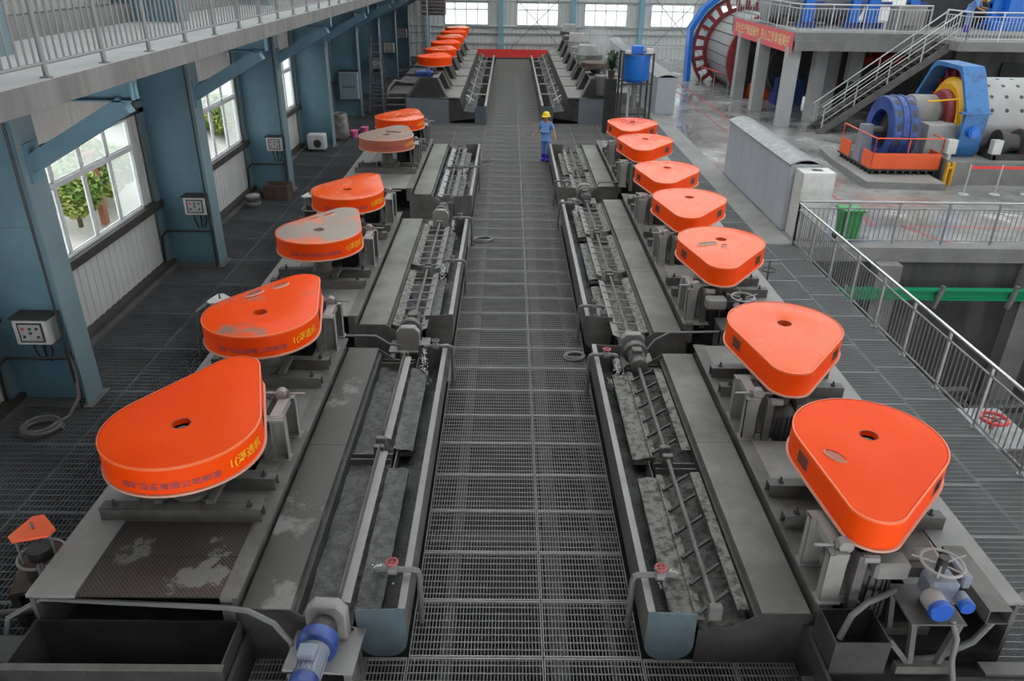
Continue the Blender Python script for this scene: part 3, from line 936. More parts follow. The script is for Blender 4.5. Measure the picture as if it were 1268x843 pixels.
# ------------------------------------------------------------------ flotation tank units
def noise2(x, y, s=1.0):
    return (math.sin(x * 7.1 * s + 1.3) * math.cos(y * 5.3 * s + x * 2) + .5 * math.sin(x * 17 * s + y * 13 * s) + .3 * math.sin(y * 29 * s - x * 23)) / 1.8
def unit(label, s, yd0, yd1, yt0, yt1, cells, style, plate_m='plate', joints=None, front_plain=True):
    """s=+1 right row, -1 left row; u = distance from the middle of the aisle"""
    t = thing('flotation_tank', label, 'flotation tank', (AC, yd0, 0), 0, 'flotation tanks')
    L, t0, t1 = yd1 - yd0, yt0 - yd0, yt1 - yd0
    def B(u0, u1, y0, y1, z0, z1, b=None):
        b = b or MB()
        a, c = sorted((s * u0, s * u1))
        return b.box(a, c, y0, y1, z0, z1)
    # body under the deck
    B(2.95, 4.9, 0, L, -.9, .2).build('tank_body', 'steel_dark', t)
    B(4.86, 4.9, 0, L, .2, .84).build('side_wall', 'steel', t)
    # riser beam between froth plates and deck
    B(2.9, 3.02, -.02, L, .52, .875, B(2.84, 2.9, -.02, L, .86, .875)).build('edge_beam', 'steel', t)
    # deck plates
    xh = (XR - AC)
    ends = [0.0] + [((cells[i] + cells[i + 1]) / 2 - yd0) for i in range(len(cells) - 1)] + [L]
    for i, c in enumerate(cells):
        cy = c - yd0
        g0, g1 = (cy - 1.5, cy - .58) if s > 0 else (cy + .58, cy + 1.5)
        g0, g1 = max(g0, ends[i]), min(g1, ends[i + 1])
        z0, z1 = .84, ZD
        if g0 - ends[i] > .02:
            cuts = [0, .56, 1.12, g0] if (style.get('rust') and i == 0) else [ends[i], g0]
            for k in range(len(cuts) - 1):
                B(3.02, 4.44, cuts[k] + .004, cuts[k + 1] - .004, z0, z1).build('deck_plate', 'checker_rust' if len(cuts) > 2 and k < 2 else 'deck', t)
        if ends[i + 1] - g1 > .02:
            mid = (g1 + ends[i + 1]) / 2
            if ends[i + 1] - g1 > 1.2:
                B(3.02, 4.44, g1, mid - .004, z0, z1).build('deck_plate', 'deck_brown', t)
                B(3.02, 4.44, mid + .004, ends[i + 1] - .004, z0, z1).build('deck_plate', 'deck', t)
            else:
                B(3.02, 4.44, g1, ends[i + 1] - .004, z0, z1).build('deck_plate', 'deck', t)
        B(3.02, 3.30, g0, g1 - .004, z0, z1).build('deck_plate', 'deck', t)
        B(3.86, 4.44, g0, g1 - .004, z0, z1).build('deck_plate', 'deck', t)
    B(4.45, 4.93, 0, L, .83, .872).build('edge_strip', 'steel_light', t)
    # froth cover plates
    js = joints or ([0] + [e for e in ends[1:-1]] + [L])
    for a, c in zip(js[:-1], js[1:]):
        B(2.35, 2.84, a + .004, c - .004, .69, .705, B(2.35, 2.362, a + .004, c - .004, .62, .69)).build('froth_plate', plate_m, t)
    # end plates of the froth box
    prof = [(1.74, 0.0), (2.95, 0.0), (2.95, .84), (2.88, .69), (2.35, .69), (2.12, .52), (1.95, .45), (1.74, .45)]
    for y in (0, L - .012):
        MB().prism([(s * u, z) for u, z in prof], 'y', y, y + .012).build('end_plate', 'steel_dark' if y == 0 and yd0 < 6 else 'steel', t)
    B(2.3, 2.36, .01, L - .01, .05, .62).build('cell_wall', 'steel_dark', t)
    # froth surface in the cell, with cross bulkheads
    for a, c in zip(ends[:-1], ends[1:]):
        x0, x1 = sorted((s * 1.76, s * 2.32))
        MB().grid(x0, x1, a + .02, c - .16, 10, max(8, int((c - a) / .06)), lambda x, y: .43 + .035 * noise2(x * 1.5, y * 1.5) - .12 * max(0, .3 - abs(abs(x) - 2.05)) ** 1).build('froth', style.get('froth', 'slurry'), t)
        B(1.76, 2.34, c - .15, c - .13, .2, .5, B(1.76, 2.34, c - .03, c - .01, .2, .5)).build('bulkhead', 'steel', t)
    MB().box(*sorted((s * 1.76, s * 2.3)), .02, L - .02, .1, .24).build('froth_bed', 'steel_dark', t)
    # trough
    tr = MB()
    prof = []
    for k in range(9):
        a = PI + (PI / 2) * k / 8
        prof.append((1.22 + .2 + .2 * math.cos(a), .02 + .2 + .2 * math.sin(a)))
    for k in range(9):
        a = 1.5 * PI + (PI / 2) * k / 8
        prof.append((1.72 - .2 + .2 * math.cos(a), .02 + .2 + .2 * math.sin(a)))
    out = [(1.22, .68)] + prof + [(1.72, .45)]
    oute = [(1.22, .68)] + prof + [(1.72, .66)]
    inn = []
    for u, z in reversed(out):
        cu, cz = 1.47, .22
        inn.append((u + (.012 if u < cu else -.012), z + .01 if z < .3 else z))
    pl = [(s * u, z) for u, z in out + inn]
    tr.prism(pl, 'y', t0, t1)
    trg = tr.build('trough', 'steel', t)
    MB().prism([(s * u, z) for u, z in oute], 'y', t0 - .006, t0 + .008).build('trough_end', 'trough_blue' if yt0 < 6 else 'steel', trg)
    MB().prism([(s * u, z) for u, z in oute], 'y', t1 - .008, t1 + .006).build('trough_end', 'steel', trg)
    B(1.215, 1.29, t0, t1, .68, .692).build('rim', 'steel_light', trg)
    x0, x1 = sorted((s * 1.24, s * 1.70))
    MB().grid(x0, x1, t0 + .02, t1 - .02, 8, int((t1 - t0) / .08), lambda x, y: .24 + .03 * noise2(x, y) - style.get('slope', 0) * (y - t0)).build('trough_slurry', style.get('tslurry', 'slurry_dark'), trg)
    # froth scraper: shaft with arms and boards
    for a, c in zip(ends[:-1], ends[1:]):
        us = 1.92
        x0, x1 = sorted((s * 1.50, s * 1.77))
        lo_ = MB().grid(x0, x1, max(a, t0) + .12, min(c, t1) - .3, 6, 50, lambda x, y: .47 + .02 * noise2(x * 2, y * 2) + .10 * (abs(x) - 1.6))
        x0, x1 = sorted((s * 1.51, s * 1.76))
        lo_.box(x0, x1, max(a, t0) + .13, min(c, t1) - .31, .36, .42).build('overflow_lip', style.get('lip', 'crust'), t)
        sh = MB().tube([(s * us, a + .1, .62), (s * us, c - .05, .62)], .028, 10).build('scraper_shaft', 'steel', t)
        if style['scraper'] == 'arms':
            n = int((c - a) / .46)
            for k in range(n):
                y = a + .25 + k * (c - a - .4) / n
                MB().bar((s * (us - .16), y - .12, .55), (s * (us + .2), y + .14, .60), .03, .035).build('scraper_arm', 'steel_dark', sh)
            B(2.16, 2.28, a + .15, c - .35, .585, .60).build('scraper_board', 'crust', sh)
            B(1.74, 1.82, a + .1, c - .3, .50, .515).build('scraper_board', 'crust', sh)
        elif style['scraper'] == 'plates':
            n = int((c - a) / .40)
            for k in range(n):
                y = a + .2 + k * (c - a - .4) / n
                MB().bar((s * (us - .22), y + .08, .58), (s * (us + .24), y - .06, .62), .022, .022).build('scraper_arm', 'steel_light', sh)
            MB().bar((s * 2.2, a + .12, .63), (s * 2.2, c - .2, .63), .15, .012, (s * -.3, 0, 1)).build('scraper_board', 'crust', sh)
            MB().bar((s * 1.72, a + .12, .56), (s * 1.72, c - .2, .56), .13, .012, (s * .4, 0, 1)).build('scraper_board', 'steel_light', sh)
        elif style['scraper'] == 'bright':
            for du, z in ((-.19, .60), (.19, .60)):
                MB().bar((s * (us + du), a + .15, z), (s * (us + du), c - .25, z), .14, .012, (du, 0, .6)).build('scraper_board', 'galv', sh)
            for k in range(5):
                y = a + .3 + k * (c - a - .6) / 4
                MB().bar((s * (us - .2), y, .6), (s * (us + .2), y + .05, .6), .03, .03).build('scraper_arm', 'steel_light', sh)
        else:   # angle iron paddles standing on the shaft
            MB().bar((s * (us - .02), a + .2, .66), (s * (us - .02), c - .1, .66), .012, .14, (0, 0, 1)).build('paddle', 'steel', sh)
            MB().bar((s * (us - .07), a + .2, .6), (s * (us - .07), c - .1, .6), .10, .012, (.3, 0, 1)).build('paddle', 'steel_light', sh)
        for y in (a + .12, c - .08):
            MB().box(s * us - .07, s * us + .07, y - .04, y + .04, .5, .68).build('bearing_block', 'steel', sh, bevel=.01)
    return t
mat('leaf_dark', (0.03, 0.07, 0.03), 0.6)
mat('green_dark', (0.01, 0.06, 0.03), 0.5)
mat('trough_blue', (0.075, 0.105, 0.12), 0.45, 0.0, (0.10, 0.15, 0.175), 3.0, .45, .7, 0.05, 20, stretch=(1, 1, .5))
unit('nearest flotation tank of the left row, with brown wet plates', -1, 5.56, 11.25, 5.60, 11.45, LC[:2], dict(scraper='angle', froth='slurry', tslurry='slurry_dark', lip='slurry', rust=True), 'plate_wet', [0, 2.86, 5.69])
unit('second flotation tank of the left row, with pale dry plates', -1, 12.15, 18.3, 12.65, 18.45, LC[2:4], dict(scraper='plates', froth='slurry_dark', lip='slurry'), 'plate')
unit('third flotation tank of the left row, with bright scraper plates', -1, 20.5, 26.9, 20.5, 27.05, LC[4:], dict(scraper='bright', froth='slurry_dark'), 'plate')
unit('nearest flotation tank of the right row, with crusted scraper', 1, 5.56, 11.15, 5.58, 11.5, RC[:2], dict(scraper='arms', froth='crust_dark'), 'plate', [0, 3.0, 5.59])
unit('second and longest flotation tank of the right row', 1, 11.95, 20.2, 12.65, 20.2, RC[2:5], dict(scraper='plates', froth='crust'), 'plate')
unit('third flotation tank of the right row, beside the worker', 1, 21.5, 27.0, 21.5, 27.2, RC[5:], dict(scraper='plates', froth='crust'), 'plate')
# ------------------------------------------------------------------ far, taller flotation cells
def far_unit(label, s, y0, n, pitch, guards):
    t = thing('flotation_bank', label, 'flotation tank', (AC, y0, 0), 0, 'far flotation banks')
    L = n * pitch
    def B(u0, u1, a, c, z0, z1, b=None):
        b = b or MB()
        p, q = sorted((s * u0, s * u1))
        return b.box(p, q, a, c, z0, z1)
    for i in range(n):
        a, c = i * pitch, (i + 1) * pitch - .05
        B(2.85, 4.7, a, c, 0, 1.05).build('cell_body', 'far_steel', t)
        zt = 1.08 
        B(2.35, 3.2, a + (.25 if i else 0), c, zt + .0, zt + .06).build('walk_plate', 'deck', t)
        B(3.2, 5.6, a + .9, c, zt, zt + .04).build('walk_plate', 'steel', t)
        # trapezoid stand of two side frames and a top plate
        for yy in (a + .05, a + pitch * .72):
            MB().prism([(s * 2.9, zt), (s * 4.65, zt), (s * 4.02, 1.9), (s * 3.3, 1.9)], 'y', yy, yy + .03).build('stand_plate', 'steel_dark', t)
            MB().bar((s * 2.88, yy - .02, zt), (s * 3.28, yy - .02, 1.93), .09, .05, (0, 1, 0)).build('stand_edge', 'steel_light', t)
            MB().bar((s * 4.67, yy - .02, zt), (s * 4.04, yy - .02, 1.93), .09, .05, (0, 1, 0)).build('stand_edge', 'steel', t)
        B(3.28, 4.04, a + .05, a + pitch * .75, 1.9, 1.94).build('stand_top', 'steel', t)
        MB().lathe([(.3, 1.94), (.3, 2.0), (.2, 2.02), (.2, 2.2)], (s * 3.65, a + pitch * .4, 0), n=16).build('bearing_housing', 'steel_dark', t)
        # froth box, trough piece, scraper
        MB().prism([(s * 1.75, .25), (s * 2.85, .1), (s * 2.85, 1.0), (s * 2.35, 1.05), (s * 2.2, .55), (s * 1.75, .5)], 'y', a + .02, c).build('froth_box', 'steel_dark', t)
        MB().tube([(s * 1.98, a + .1, .85), (s * 1.98, c, .85)], .03, 8).build('scraper_shaft', 'galv', t)
        for k in range(7):
            y = a + .3 + k * .42
            MB().bar((s * (1.78 + .05 * (k % 3)), y, .66 + .06 * (k % 2)), (s * 2.18, y + .16 - .3 * (k % 2), .92), .05 + .07 * ((k * 5 + i) % 3), .015).build('scraper_blade', ('steel_dark', 'galv', 'steel')[(k + i) % 3], t)
        B(1.22, 1.26, a, c, .02, .77, B(1.69, 1.72, a, c, .02, .7)).build('trough_wall', 'steel', t)
        B(1.26, 1.69, a, c, .02, .06).build('trough_floor', 'steel_dark', t)
        B(1.2, 1.30, a, c, .77, .785).build('trough_rim', 'steel_light', t)
        B(1.26, 1.69, a - .01, a + .02, .02, .74 if i == 0 else .6).build('trough_end', 'trough_blue' if i == 0 else 'steel', t)
        if i:
            B(1.2, 1.8, a - .12, a + .02, .74, .8).build('trough_tie', 'steel_light', t)
    return t
NF, PF = 6, 3.3
far_unit('long grey flotation bank at the far left with six orange guards', -1, 34.2, NF, PF, True)
far_unit('long grey flotation bank at the far right with open dusty drives', 1, 34.5, NF, PF, False)
for i in range(NF):
    belt_guard('%s of the six small orange guards on the far left bank' % ['nearest', 'second', 'third', 'fourth', 'fifth', 'farthest'][i], (-3.42, 36.0 + PF * i + .9, 2.17), PI + .1, .36, 'orange_fade' if i % 2 else 'orange', 'far orange belt guards', seed=40 + i, far=True)
# open drives of the far right bank
def far_drive(label, y, k):
    t = thing('open_drive', label, 'machine drive', (AC + 3.65, y, 1.94), 0, 'open drives of the far right bank')
    MB().lathe([(.2, .26), (.62, .28), (.66, .30), (.66, .52), (.6, .54), (.2, .54)], n=24).build('pulley', 'rust_brown' if k == 0 else 'steel', t)
    MB().lathe([(.1, .1), (.25, .12), (.25, .18), (.1, .26)], n=16).build('hub', 'steel_dark', t)
    MB().lathe([(.1, -.72), (.26, -.7), (.28, -.6), (.28, .1), (.2, .14)], (.1, -1.15, 0), n=20).build('motor', 'steel', t)
    MB().box(.32, .7, -1.4, -.95, -.4, .1).build('terminal_box', 'steel', t)
    if k in (1, 3, 5):
        MB().prism([(-.5, .1), (-.1, -.1), (.55, .5), (.4, .95), (-.1, .9)], 'x', -.5, .3).build('hood', 'steel_light', t)
    return t
for i in range(NF):
    far_drive('%s open grey drive on the far right bank' % ['nearest', 'second', 'third', 'fourth', 'fifth', 'farthest'][i], 35.9 + PF * i, i)
for i in range(2):
    tag(MB().box(AC + 4.2 + i * 2, 5.1 + i * 2, 34.05, 34.5, .95, 1.45).build('junction_box', 'steel', bevel=.02), 'grey junction box on the front of the far right bank', 'box') if i == 0 else None
# steps beside the far left bank
st = thing('step_ladder', 'dark steel steps at the front corner of the far left bank', 'steps', (-4.95, 34.0, 0))
for k in range(4):
    MB().box(-.38, .38, .12 * k, .12 * k + .3, .26 * (k + 1) - .03, .26 * (k + 1)).build('tread', 'steel', st)
for x in (-.4, .4):
    MB().bar((x, -.05, 0), (x, .75, 1.1), .03, .14).build('stringer', 'steel_dark', st)
bp_ = thing('blue_pump', 'small blue pump on the first stand of the far left bank', 'pump', (-3.65, 34.45, 1.94))
MB().lathe([(.08, -.4), (.13, -.36), (.13, .1), (.2, .12), (.2, .22), (.1, .25), (.1, .38)], (0, 0, .15), 'x', 16).build('body', 'blue_motor', bp_)
MB().cyl((.15, 0, .1), (.15, 0, .38), .07, 12).build('outlet', 'blue_motor', bp_)
MB().box(-.4, .35, -.14, .14, 0, .04).build('foot', 'blue_motor', bp_)
hp = tag(MB().tube([(-5.6, 35.5, .1), (-5.55, 36.5, 1.15), (-5.3, 37.0, 1.4), (-4.9, 37.2, 1.3)], .08, 10).build('grey_pipe', 'hose_grey'), 'curved grey pipe beside the far left bank', 'pipe')

# ------------------------------------------------------------------ blue reagent tank on frame
bt = thing('reagent_tank', 'bright blue cylindrical tank on a dark frame before the grey enclosure', 'tank', (5.0, 31.6, 0))
MB().lathe([(.02, 2.22), (.42, 2.24), (.5, 2.34), (.52, 2.4), (.52, 3.2), (.5, 3.22)], n=28).build('vessel', 'blue_bright', bt)
MB().lathe([(.55, 3.2), (.55, 3.26), (.05, 3.27)], n=28).build('lid', 'blue_bright', bt)
MB().box(-.2, .22, -.22, .22, 3.27, 3.58).build('mixer_box', 'blue_bright', bt, bevel=.02)
for a in ((.3, .55, -.5, -.2, 3.27, 3.5), (-.5, -.3, -.45, -.2, 3.27, 3.42)):
    MB().box(*a).build('gauge_box', 'white', bt)
for sx in (-1, 1):
    for sy in (-1, 1):
        MB().bar((sx * .58, sy * .5, 0), (sx * .58, sy * .5, 3.35), .07).build('leg', 'steel_dark', bt)
for z in (.9, 2.2, 3.3):
    for sy in (-1, 1):
        MB().bar((-.6, sy * .5, z), (.6, sy * .5, z), .05).build('crossbar', 'steel_dark', bt)
MB().cyl((0, 0, 1.2), (0, 0, 2.25), .12, 12).build('outlet_pipe', 'galv', bt)
MB().cyl((.25, -.1, .3), (.25, -.1, 2.3), .05, 10).build('down_pipe', 'steel', bt)
MB().cyl((-.2, .1, .3), (-.2, .1, 2.3), .05, 10).build('down_pipe', 'white', bt)
MB().box(-.5, .5, -.45, .4, .28, .36).build('drip_tray', 'steel_dark', bt)
MB().lathe([(.08, .36), (.16, .4), (.16, .8), (.08, .9)], (-.1, -.25, 0), n=14).build('pump', 'steel', bt)
pp = thing('potted_plant', 'dark leafy potted plant beside the blue tank', 'plant', (4.2, 32.8, 2.2))
MB().lathe([(.12, .0), (.16, .3), (.14, .3)], n=14).build('pot', 'rust_brown', pp)
MB().box(-.22, .22, -.22, .22, -2.2, 0).build('plinth', 'steel_dark', pp)
b = MB()
for i in range(60):
    a, l = rnd.uniform(0, 6.28), rnd.uniform(.25, .6)
    d = Vector((math.cos(a), math.sin(a), 0))
    z1 = rnd.uniform(.4, 1.1)
    p0, p1 = Vector((0, 0, .3)), d * l * .45 + Vector((0, 0, z1))
    w = d.cross(Vector((0, 0, 1))) * .045
    p2 = d * l * .75 + Vector((0, 0, z1 - .15))
    b.add([p0 + w * .2, p0 - w * .2, p1 - w, p1 + w, p2], [(0, 1, 2, 3), (3, 2, 4)])
stuff(b.build('leaves', 'leaf_dark', pp, False, False)) if 'leaf_dark' in MATS else None

# ------------------------------------------------------------------ long grey enclosures
def enclosure(label, x0, x1, y0, y1, h, n, rail):
    t = thing('grey_enclosure', label, 'cabinet', ((x0 + x1) / 2, y0, 0), 0, 'long grey enclosures')
    w = (x1 - x0) / 2
    L = y1 - y0
    MB().box(-w + .03, w - .03, .02, L - .02, 0, h - .08).build('carcass', 'enclosure', t)
    for i in range(n):
        a, c = L * i / n, L * (i + 1) / n
        MB().box(-w, -w + .03, a + .006, c - .006, .04, h - .06).build('side_panel', 'enclosure', t)
        MB().box(w - .03, w, a + .006, c - .006, .04, h - .06).build('side_panel', 'enclosure', t)
    MB().box(-w, w, -.01, .02, .03, h - .05).build('end_panel', 'enclosure', t)
    b = MB()
    pr = []
    for k in range(9):
        u = -1 + 2 * k / 8
        pr.append((u * (w + .05), h - .06 + .14 * (1 - u * u)))
    pr2 = [(a * .97, z - .03) for a, z in reversed(pr)]
    b.prism(pr + pr2, 'y', -.04, L + .04).build('curved_roof', 'galv', t)
    return t
enclosure('long low grey enclosure with curved roof beside the mill hall columns', 7.42, 8.2, 19.85, 26.0, 1.86, 7, 0)
enclosure('far grey enclosure with curved roof behind the blue tank', 6.95, 7.85, 37.2, 56.5, 1.72, 12, 0)
wb_ = thing('white_panel_box', 'plain white cabinet at the near end of the grey enclosure', 'cabinet', (7.95, 19.2, 0))
MB().box(-.42, .42, 0, .58, 0, 1.74).build('carcass', 'white', wb_, bevel=.01)
MB().box(-.4, .4, -.02, 0, .05, 1.7).build('door', 'white', wb_)
MB().box(-.1, .16, .2, .38, 1.74, 1.75).build('vent_slot', 'steel_dark', wb_)
bn = thing('wheelie_bin', 'green plastic wheelie bin behind the corner of the railing', 'bin', (8.85, 19.0, 0.0))
MB().prism([(-.2, .1), (.2, .1), (.26, .85), (-.26, .85)], 'y', -.22, .25).build('body', 'green', bn, bevel=.02)
MB().box(-.29, .29, -.28, .30, .85, .90).build('lid', 'green', bn, bevel=.015)
MB().tube([(-.25, .3, .82), (-.25, .36, .84), (.25, .36, .84), (.25, .3, .82)], .015).build('handle', 'green', bn)
for x in (-.22, .22):
    MB().cyl((x - .025, .2, .09), (x + .025, .2, .09), .09, 14).build('wheel', 'rubber', bn)

# ------------------------------------------------------------------ platform with columns, stairs, railings
pf = struct('floor_platform', 'grey concrete operating platform of the mills')
MB().box(12.0, 30, 34.3, 42.6, 3.58, 3.92).build('slab', 'concrete', pf)
MB().box(12.0, 12.45, 42.6, 44.2, 3.58, 3.92).build('slab', 'concrete', pf)
MB().box(12.05, 18.3, 34.25, 34.65, 3.2, 3.6).build('edge_girder', 'concrete', pf)
MB().box(12.0, 12.4, 34.6, 44.2, 3.2, 3.6).build('edge_girder', 'concrete', pf)
MB().box(17.9, 30, 32.3, 34.3, 3.45, 3.80).build('slab', 'concrete', pf)
for x, y in ((12.2, 34.75), (12.2, 38.9), (12.2, 42.3), (13.9, 36.0), (15.1, 37.6)):
    MB().box(x - .27, x + .27, y - .25, y + .25, 0, 3.3).build('pillar', 'concrete_pale', pf)
MB().box(16.6, 30, 42.2, 42.5, 0, 3.6).build('rear_wall', 'concrete_dark', pf)
MB().box(18.6, 30, 33.6, 33.9, .2, 3.5).build('front_wall', 'concrete_dark', pf)
MB().box(20.6, 22.6, 33.5, 33.62, 1.4, 2.9).build('wall_opening', 'black', pf)
def prail(name, label, pts, post=1.35, bal=8):
    t = thing(name, label, 'railing')
    pm = MB().bar((0, 0, 0), (0, 0, 1.06), .045).mesh('post', 'rail_pale')
    bm = MB().cyl((0, 0, .1), (0, 0, .92), .013, 5).mesh('baluster', 'rail_pale')
    for a, b in zip(pts[:-1], pts[1:]):
        a, b = Vector(a), Vector(b)
        n = max(1, round((b - a).length / post))
        for i in range(n + 1):
            obj('post', pm, t, a + (b - a) * i / n)
            if i < n:
                for k in range(1, bal + 1):
                    obj('baluster', bm, t, a + (b - a) * (i + k / (bal + 1)) / n)
        for z, r in ((1.08, .03), (.92, .018), (.1, .018)):
            MB().tube([a + Vector((0, 0, z)), b + Vector((0, 0, z))], r, 8).build('rail', 'rail_pale', t)
prail('platform_railing', 'pale railing along the short side of the platform above the red banner', [(12.1, 44.0, 3.92), (12.1, 34.4, 3.92)], 1.35, 2)
prail('platform_railing', 'pale railing along the front of the platform left of the stairs', [(12.1, 34.4, 3.92), (17.6, 34.4, 3.92)])
prail('platform_railing', 'pale railing of the platform right of the stairs in front of the worker', [(18.2, 34.3, 3.8), (18.2, 32.4, 3.8), (24.5, 32.4, 3.8)])
sr = thing('staircase', 'steel staircase with pale handrails climbing to the platform', 'stairs', (0, 0, 0))
xa, xb, ya, yb = 13.35, 18.1, 33.05, 34.1
nst = 19
for k in range(nst):
    x = xa + (xb - xa) * k / nst
    z = 3.82 * (k + 1) / (nst + 1)
    MB().box(x, x + .27, ya + .03, yb - .03, z - .03, z).build('tread', 'steel_dark', sr)
for y in (ya, yb):
    MB().bar((xa - .15, y, -.02), (xb + .1, y, 3.72), .05, .3).build('stringer', 'steel', sr)
    for z, r in ((1.05, .03), (.7, .016), (.38, .016)):
        MB().tube([(xa - .1, y, z + .05), (xb + .05, y, z + 3.82)], r, 8).build('handrail', 'rail_pale', sr)
    for k in range(5):
        u = k / 4
        x = xa + (xb - xa) * u
        MB().bar((x, y, 3.8 * u), (x, y, 3.8 * u + 1.08), .04).build('post', 'rail_pale', sr)
# banner
bnr = thing('banner', 'pink red banner with yellow characters hung on the platform side', 'banner', (11.97, 34.4, 0))
MB().box(-.02, 0, -.1, 9.3, 3.08, 3.9).build('cloth', 'banner_pink', bnr)
vs_, fs_ = text_pts('安全生产精细操作', .62)
vt2, ft2 = text_pts('安心工作幸福美好', .62)
for vs_, fs_, yc in ((vs_, fs_, 6.85), (vt2, ft2, 2.35)):
    sc = 4.15 / (max(v[0] for v in vs_) - min(v[0] for v in vs_))
    MB().add([(-.024, yc - v[0] * sc, 3.49 + v[1] * .82) for v in vs_], fs_).build('lettering', 'banner_yellow', bnr, False, False)

# ------------------------------------------------------------------ near ball mill: axis along x
AY, AZ = 27.3, 1.9
pd = struct('floor_plinth', 'concrete plinths of the near mill')
MB().prism([(11.7, 27.7), (11.62, 24.3), (14.1, 24.1), (14.3, 29.2), (11.9, 29.2)], 'z', 0, .22).build('plinth', 'concrete', pd)
MB().box(14.55, 26, 24.85, 30.5, 0, .75).build('plinth', 'concrete', pd)
ml = thing('ball_mill', 'near ball mill with blue gear guard and yellow red end', 'mill', (0, AY, 0))
def octo(r, cz, flat=0):
    return [(r * math.cos(a), cz + r * math.sin(a)) for a in [math.radians(22.5 + 45 * k) for k in range(8)]]
# drum
MB().lathe([(1.2, 15.75), (1.35, 15.8), (1.35, 26), (1.2, 26.1)], (0, 0, AZ - .15), 'x', 40).build('drum', 'mill_drum', ml)
stud = MB().lathe([(.07, 0), (.07, .03), (.03, .035), (.03, .07)], (0, 0, 0), 'y', 8).mesh('stud', 'steel_dark')
for i in range(8):
    for j in range(7):
        a = math.radians(200 + j * 20)
        o = obj('stud', stud, ml, (16.1 + i * .5, 1.35 * math.cos(a), AZ - .15 - 1.35 * math.sin(a)))
        o.rotation_euler = (-(a - PI / 2) - PI / 2 + PI, 0, 0)
# guard: thick ring, octagonal outside, round inside
outer = [(-1.75, .75), (-1.85, 2.2), (-.9, 3.55), (.9, 3.55), (1.85, 2.2), (1.75, .75)]
n = 40
def gpt(t):
    # outer outline sampled by angle
    a = PI * (1.5 - 2 * t)
    d = Vector((math.cos(a), math.sin(a)))
    c = Vector((0, 1.9))
    best = 9
    P = outer
    for k in range(len(P)):
        p, q = Vector(P[k]), Vector(P[(k + 1) % len(P)])
        e = q - p
        den = d.x * e.y - d.y * e.x
        if abs(den) < 1e-9:
            continue
        w = p - c
        s_ = (w.x * e.y - w.y * e.x) / den
        u_ = (w.x * d.y - w.y * d.x) / den
        if s_ > 0 and -1e-6 <= u_ <= 1 + 1e-6:
            best = min(best, s_)
    return c + d * best, c + d * min(1.66, best - .13)
vs = []
for i in range(n):
    o, q = gpt(i / n)
    for x in (14.95, 15.7):
        vs += [(x, o.x, o.y), (x, q.x, q.y)]
fs = []
for i in range(n):
    j = (i + 1) % n
    a, b2 = 4 * i, 4 * j
    fs += [(a, b2, b2 + 1, a + 1), (a + 2, a + 3, b2 + 3, b2 + 2), (a, a + 2, b2 + 2, b2), (a + 1, b2 + 1, b2 + 3, a + 3)]
gd = MB().add(vs, fs).build('gear_guard', 'blue_mill', ml, True)
for z in (2.3,):
    MB().box(14.76, 15.74, -1.92, -1.7, z - .12, z - .07).build('guard_flange', 'blue_mill', gd)
MB().cyl((15.3, -1.8, 1.6), (15.3, -1.98, 1.6), .18, 18).cyl((15.3, -1.98, 1.6), (15.3, -2.02, 1.6), .13, 18).build('guard_port', 'blue_bright', gd)
MB().lathe([(.9, 15.5), (1.5, 15.48), (1.6, 15.55), (1.6, 15.7)], (0, 0, AZ), 'x', 36).build('gear_ring', 'red_dark', ml)
for k in range(18):
    a = 2 * PI * k / 18
    MB().bar((15.42, 1.15 * math.cos(a), AZ + 1.15 * math.sin(a)), (15.42, 1.55 * math.cos(a), AZ + 1.55 * math.sin(a)), .1, .12, (1, 0, 0)).build('gear_spoke', 'red_dark', ml)
MB().lathe([(.74, 15.2), (1.0, 15.15), (1.2, 15.3), (1.2, 15.45)], (0, 0, AZ), 'x', 36).build('end_cover', 'mill_yellow', ml)
MB().lathe([(.45, 14.95), (.74, 14.95), (.82, 15.08), (.78, 15.25)], (0, 0, AZ), 'x', 32).build('trunnion_flange', 'red_dark', ml)
MB().lathe([(.3, 14.2), (.42, 14.25), (.45, 15.3), (.3, 15.4)], (0, 0, AZ), 'x', 24).build('trunnion', 'steel', ml)
MB().lathe([(.3, 13.9), (.62, 13.95), (.62, 14.75), (.4, 14.85)], (0, 0, AZ), 'x', 24).build('trunnion_bearing', 'steel_light', ml)
MB().box(14.15, 15.2, -1.25, -.2, .75, 1.72).build('bearing_box', 'concrete_pale', ml, bevel=.02)
MB().tube([(14.0, -1.1, 2.45), (14.9, -1.2, 2.55), (15.05, -1.2, 1.75), (15.05, -1.2, 1.3)], .035, 6).build('yellow_rail', 'mill_yellow', ml)
# drive pinion coupling at the right
cp = thing('pinion_drive', 'dark red pinion coupling at the foot of the blue gear guard', 'machine part', (-.7, 25.6, 0))
MB().lathe([(.2, 16.9), (.42, 16.95), (.42, 17.2), (.3, 17.25), (.3, 17.6), (.45, 17.65), (.45, 18.0), (.2, 18.1)], (0, 0, 1.25), 'x', 20).build('coupling', 'steel_dark', cp)
MB().lathe([(.46, 17.7), (.46, 17.85)], (0, 0, 1.25), 'x', 20).build('coupling_ring', 'red_dark', cp)
MB().box(16.7, 18.3, -.4, .4, .75, .95).build('bed', 'steel_dark', cp)
for x in (14.45, 15.95):
    tag(MB().box(x, x + .3, 25.15, 25.4, .95, 1.4).box(x + .1, x + .2, 25.2, 25.35, .75, .95).build('white_oil_box', 'white'), 'small white oil box %s the blue gear guard' % ('left of' if x < 15 else 'right of'), 'box')
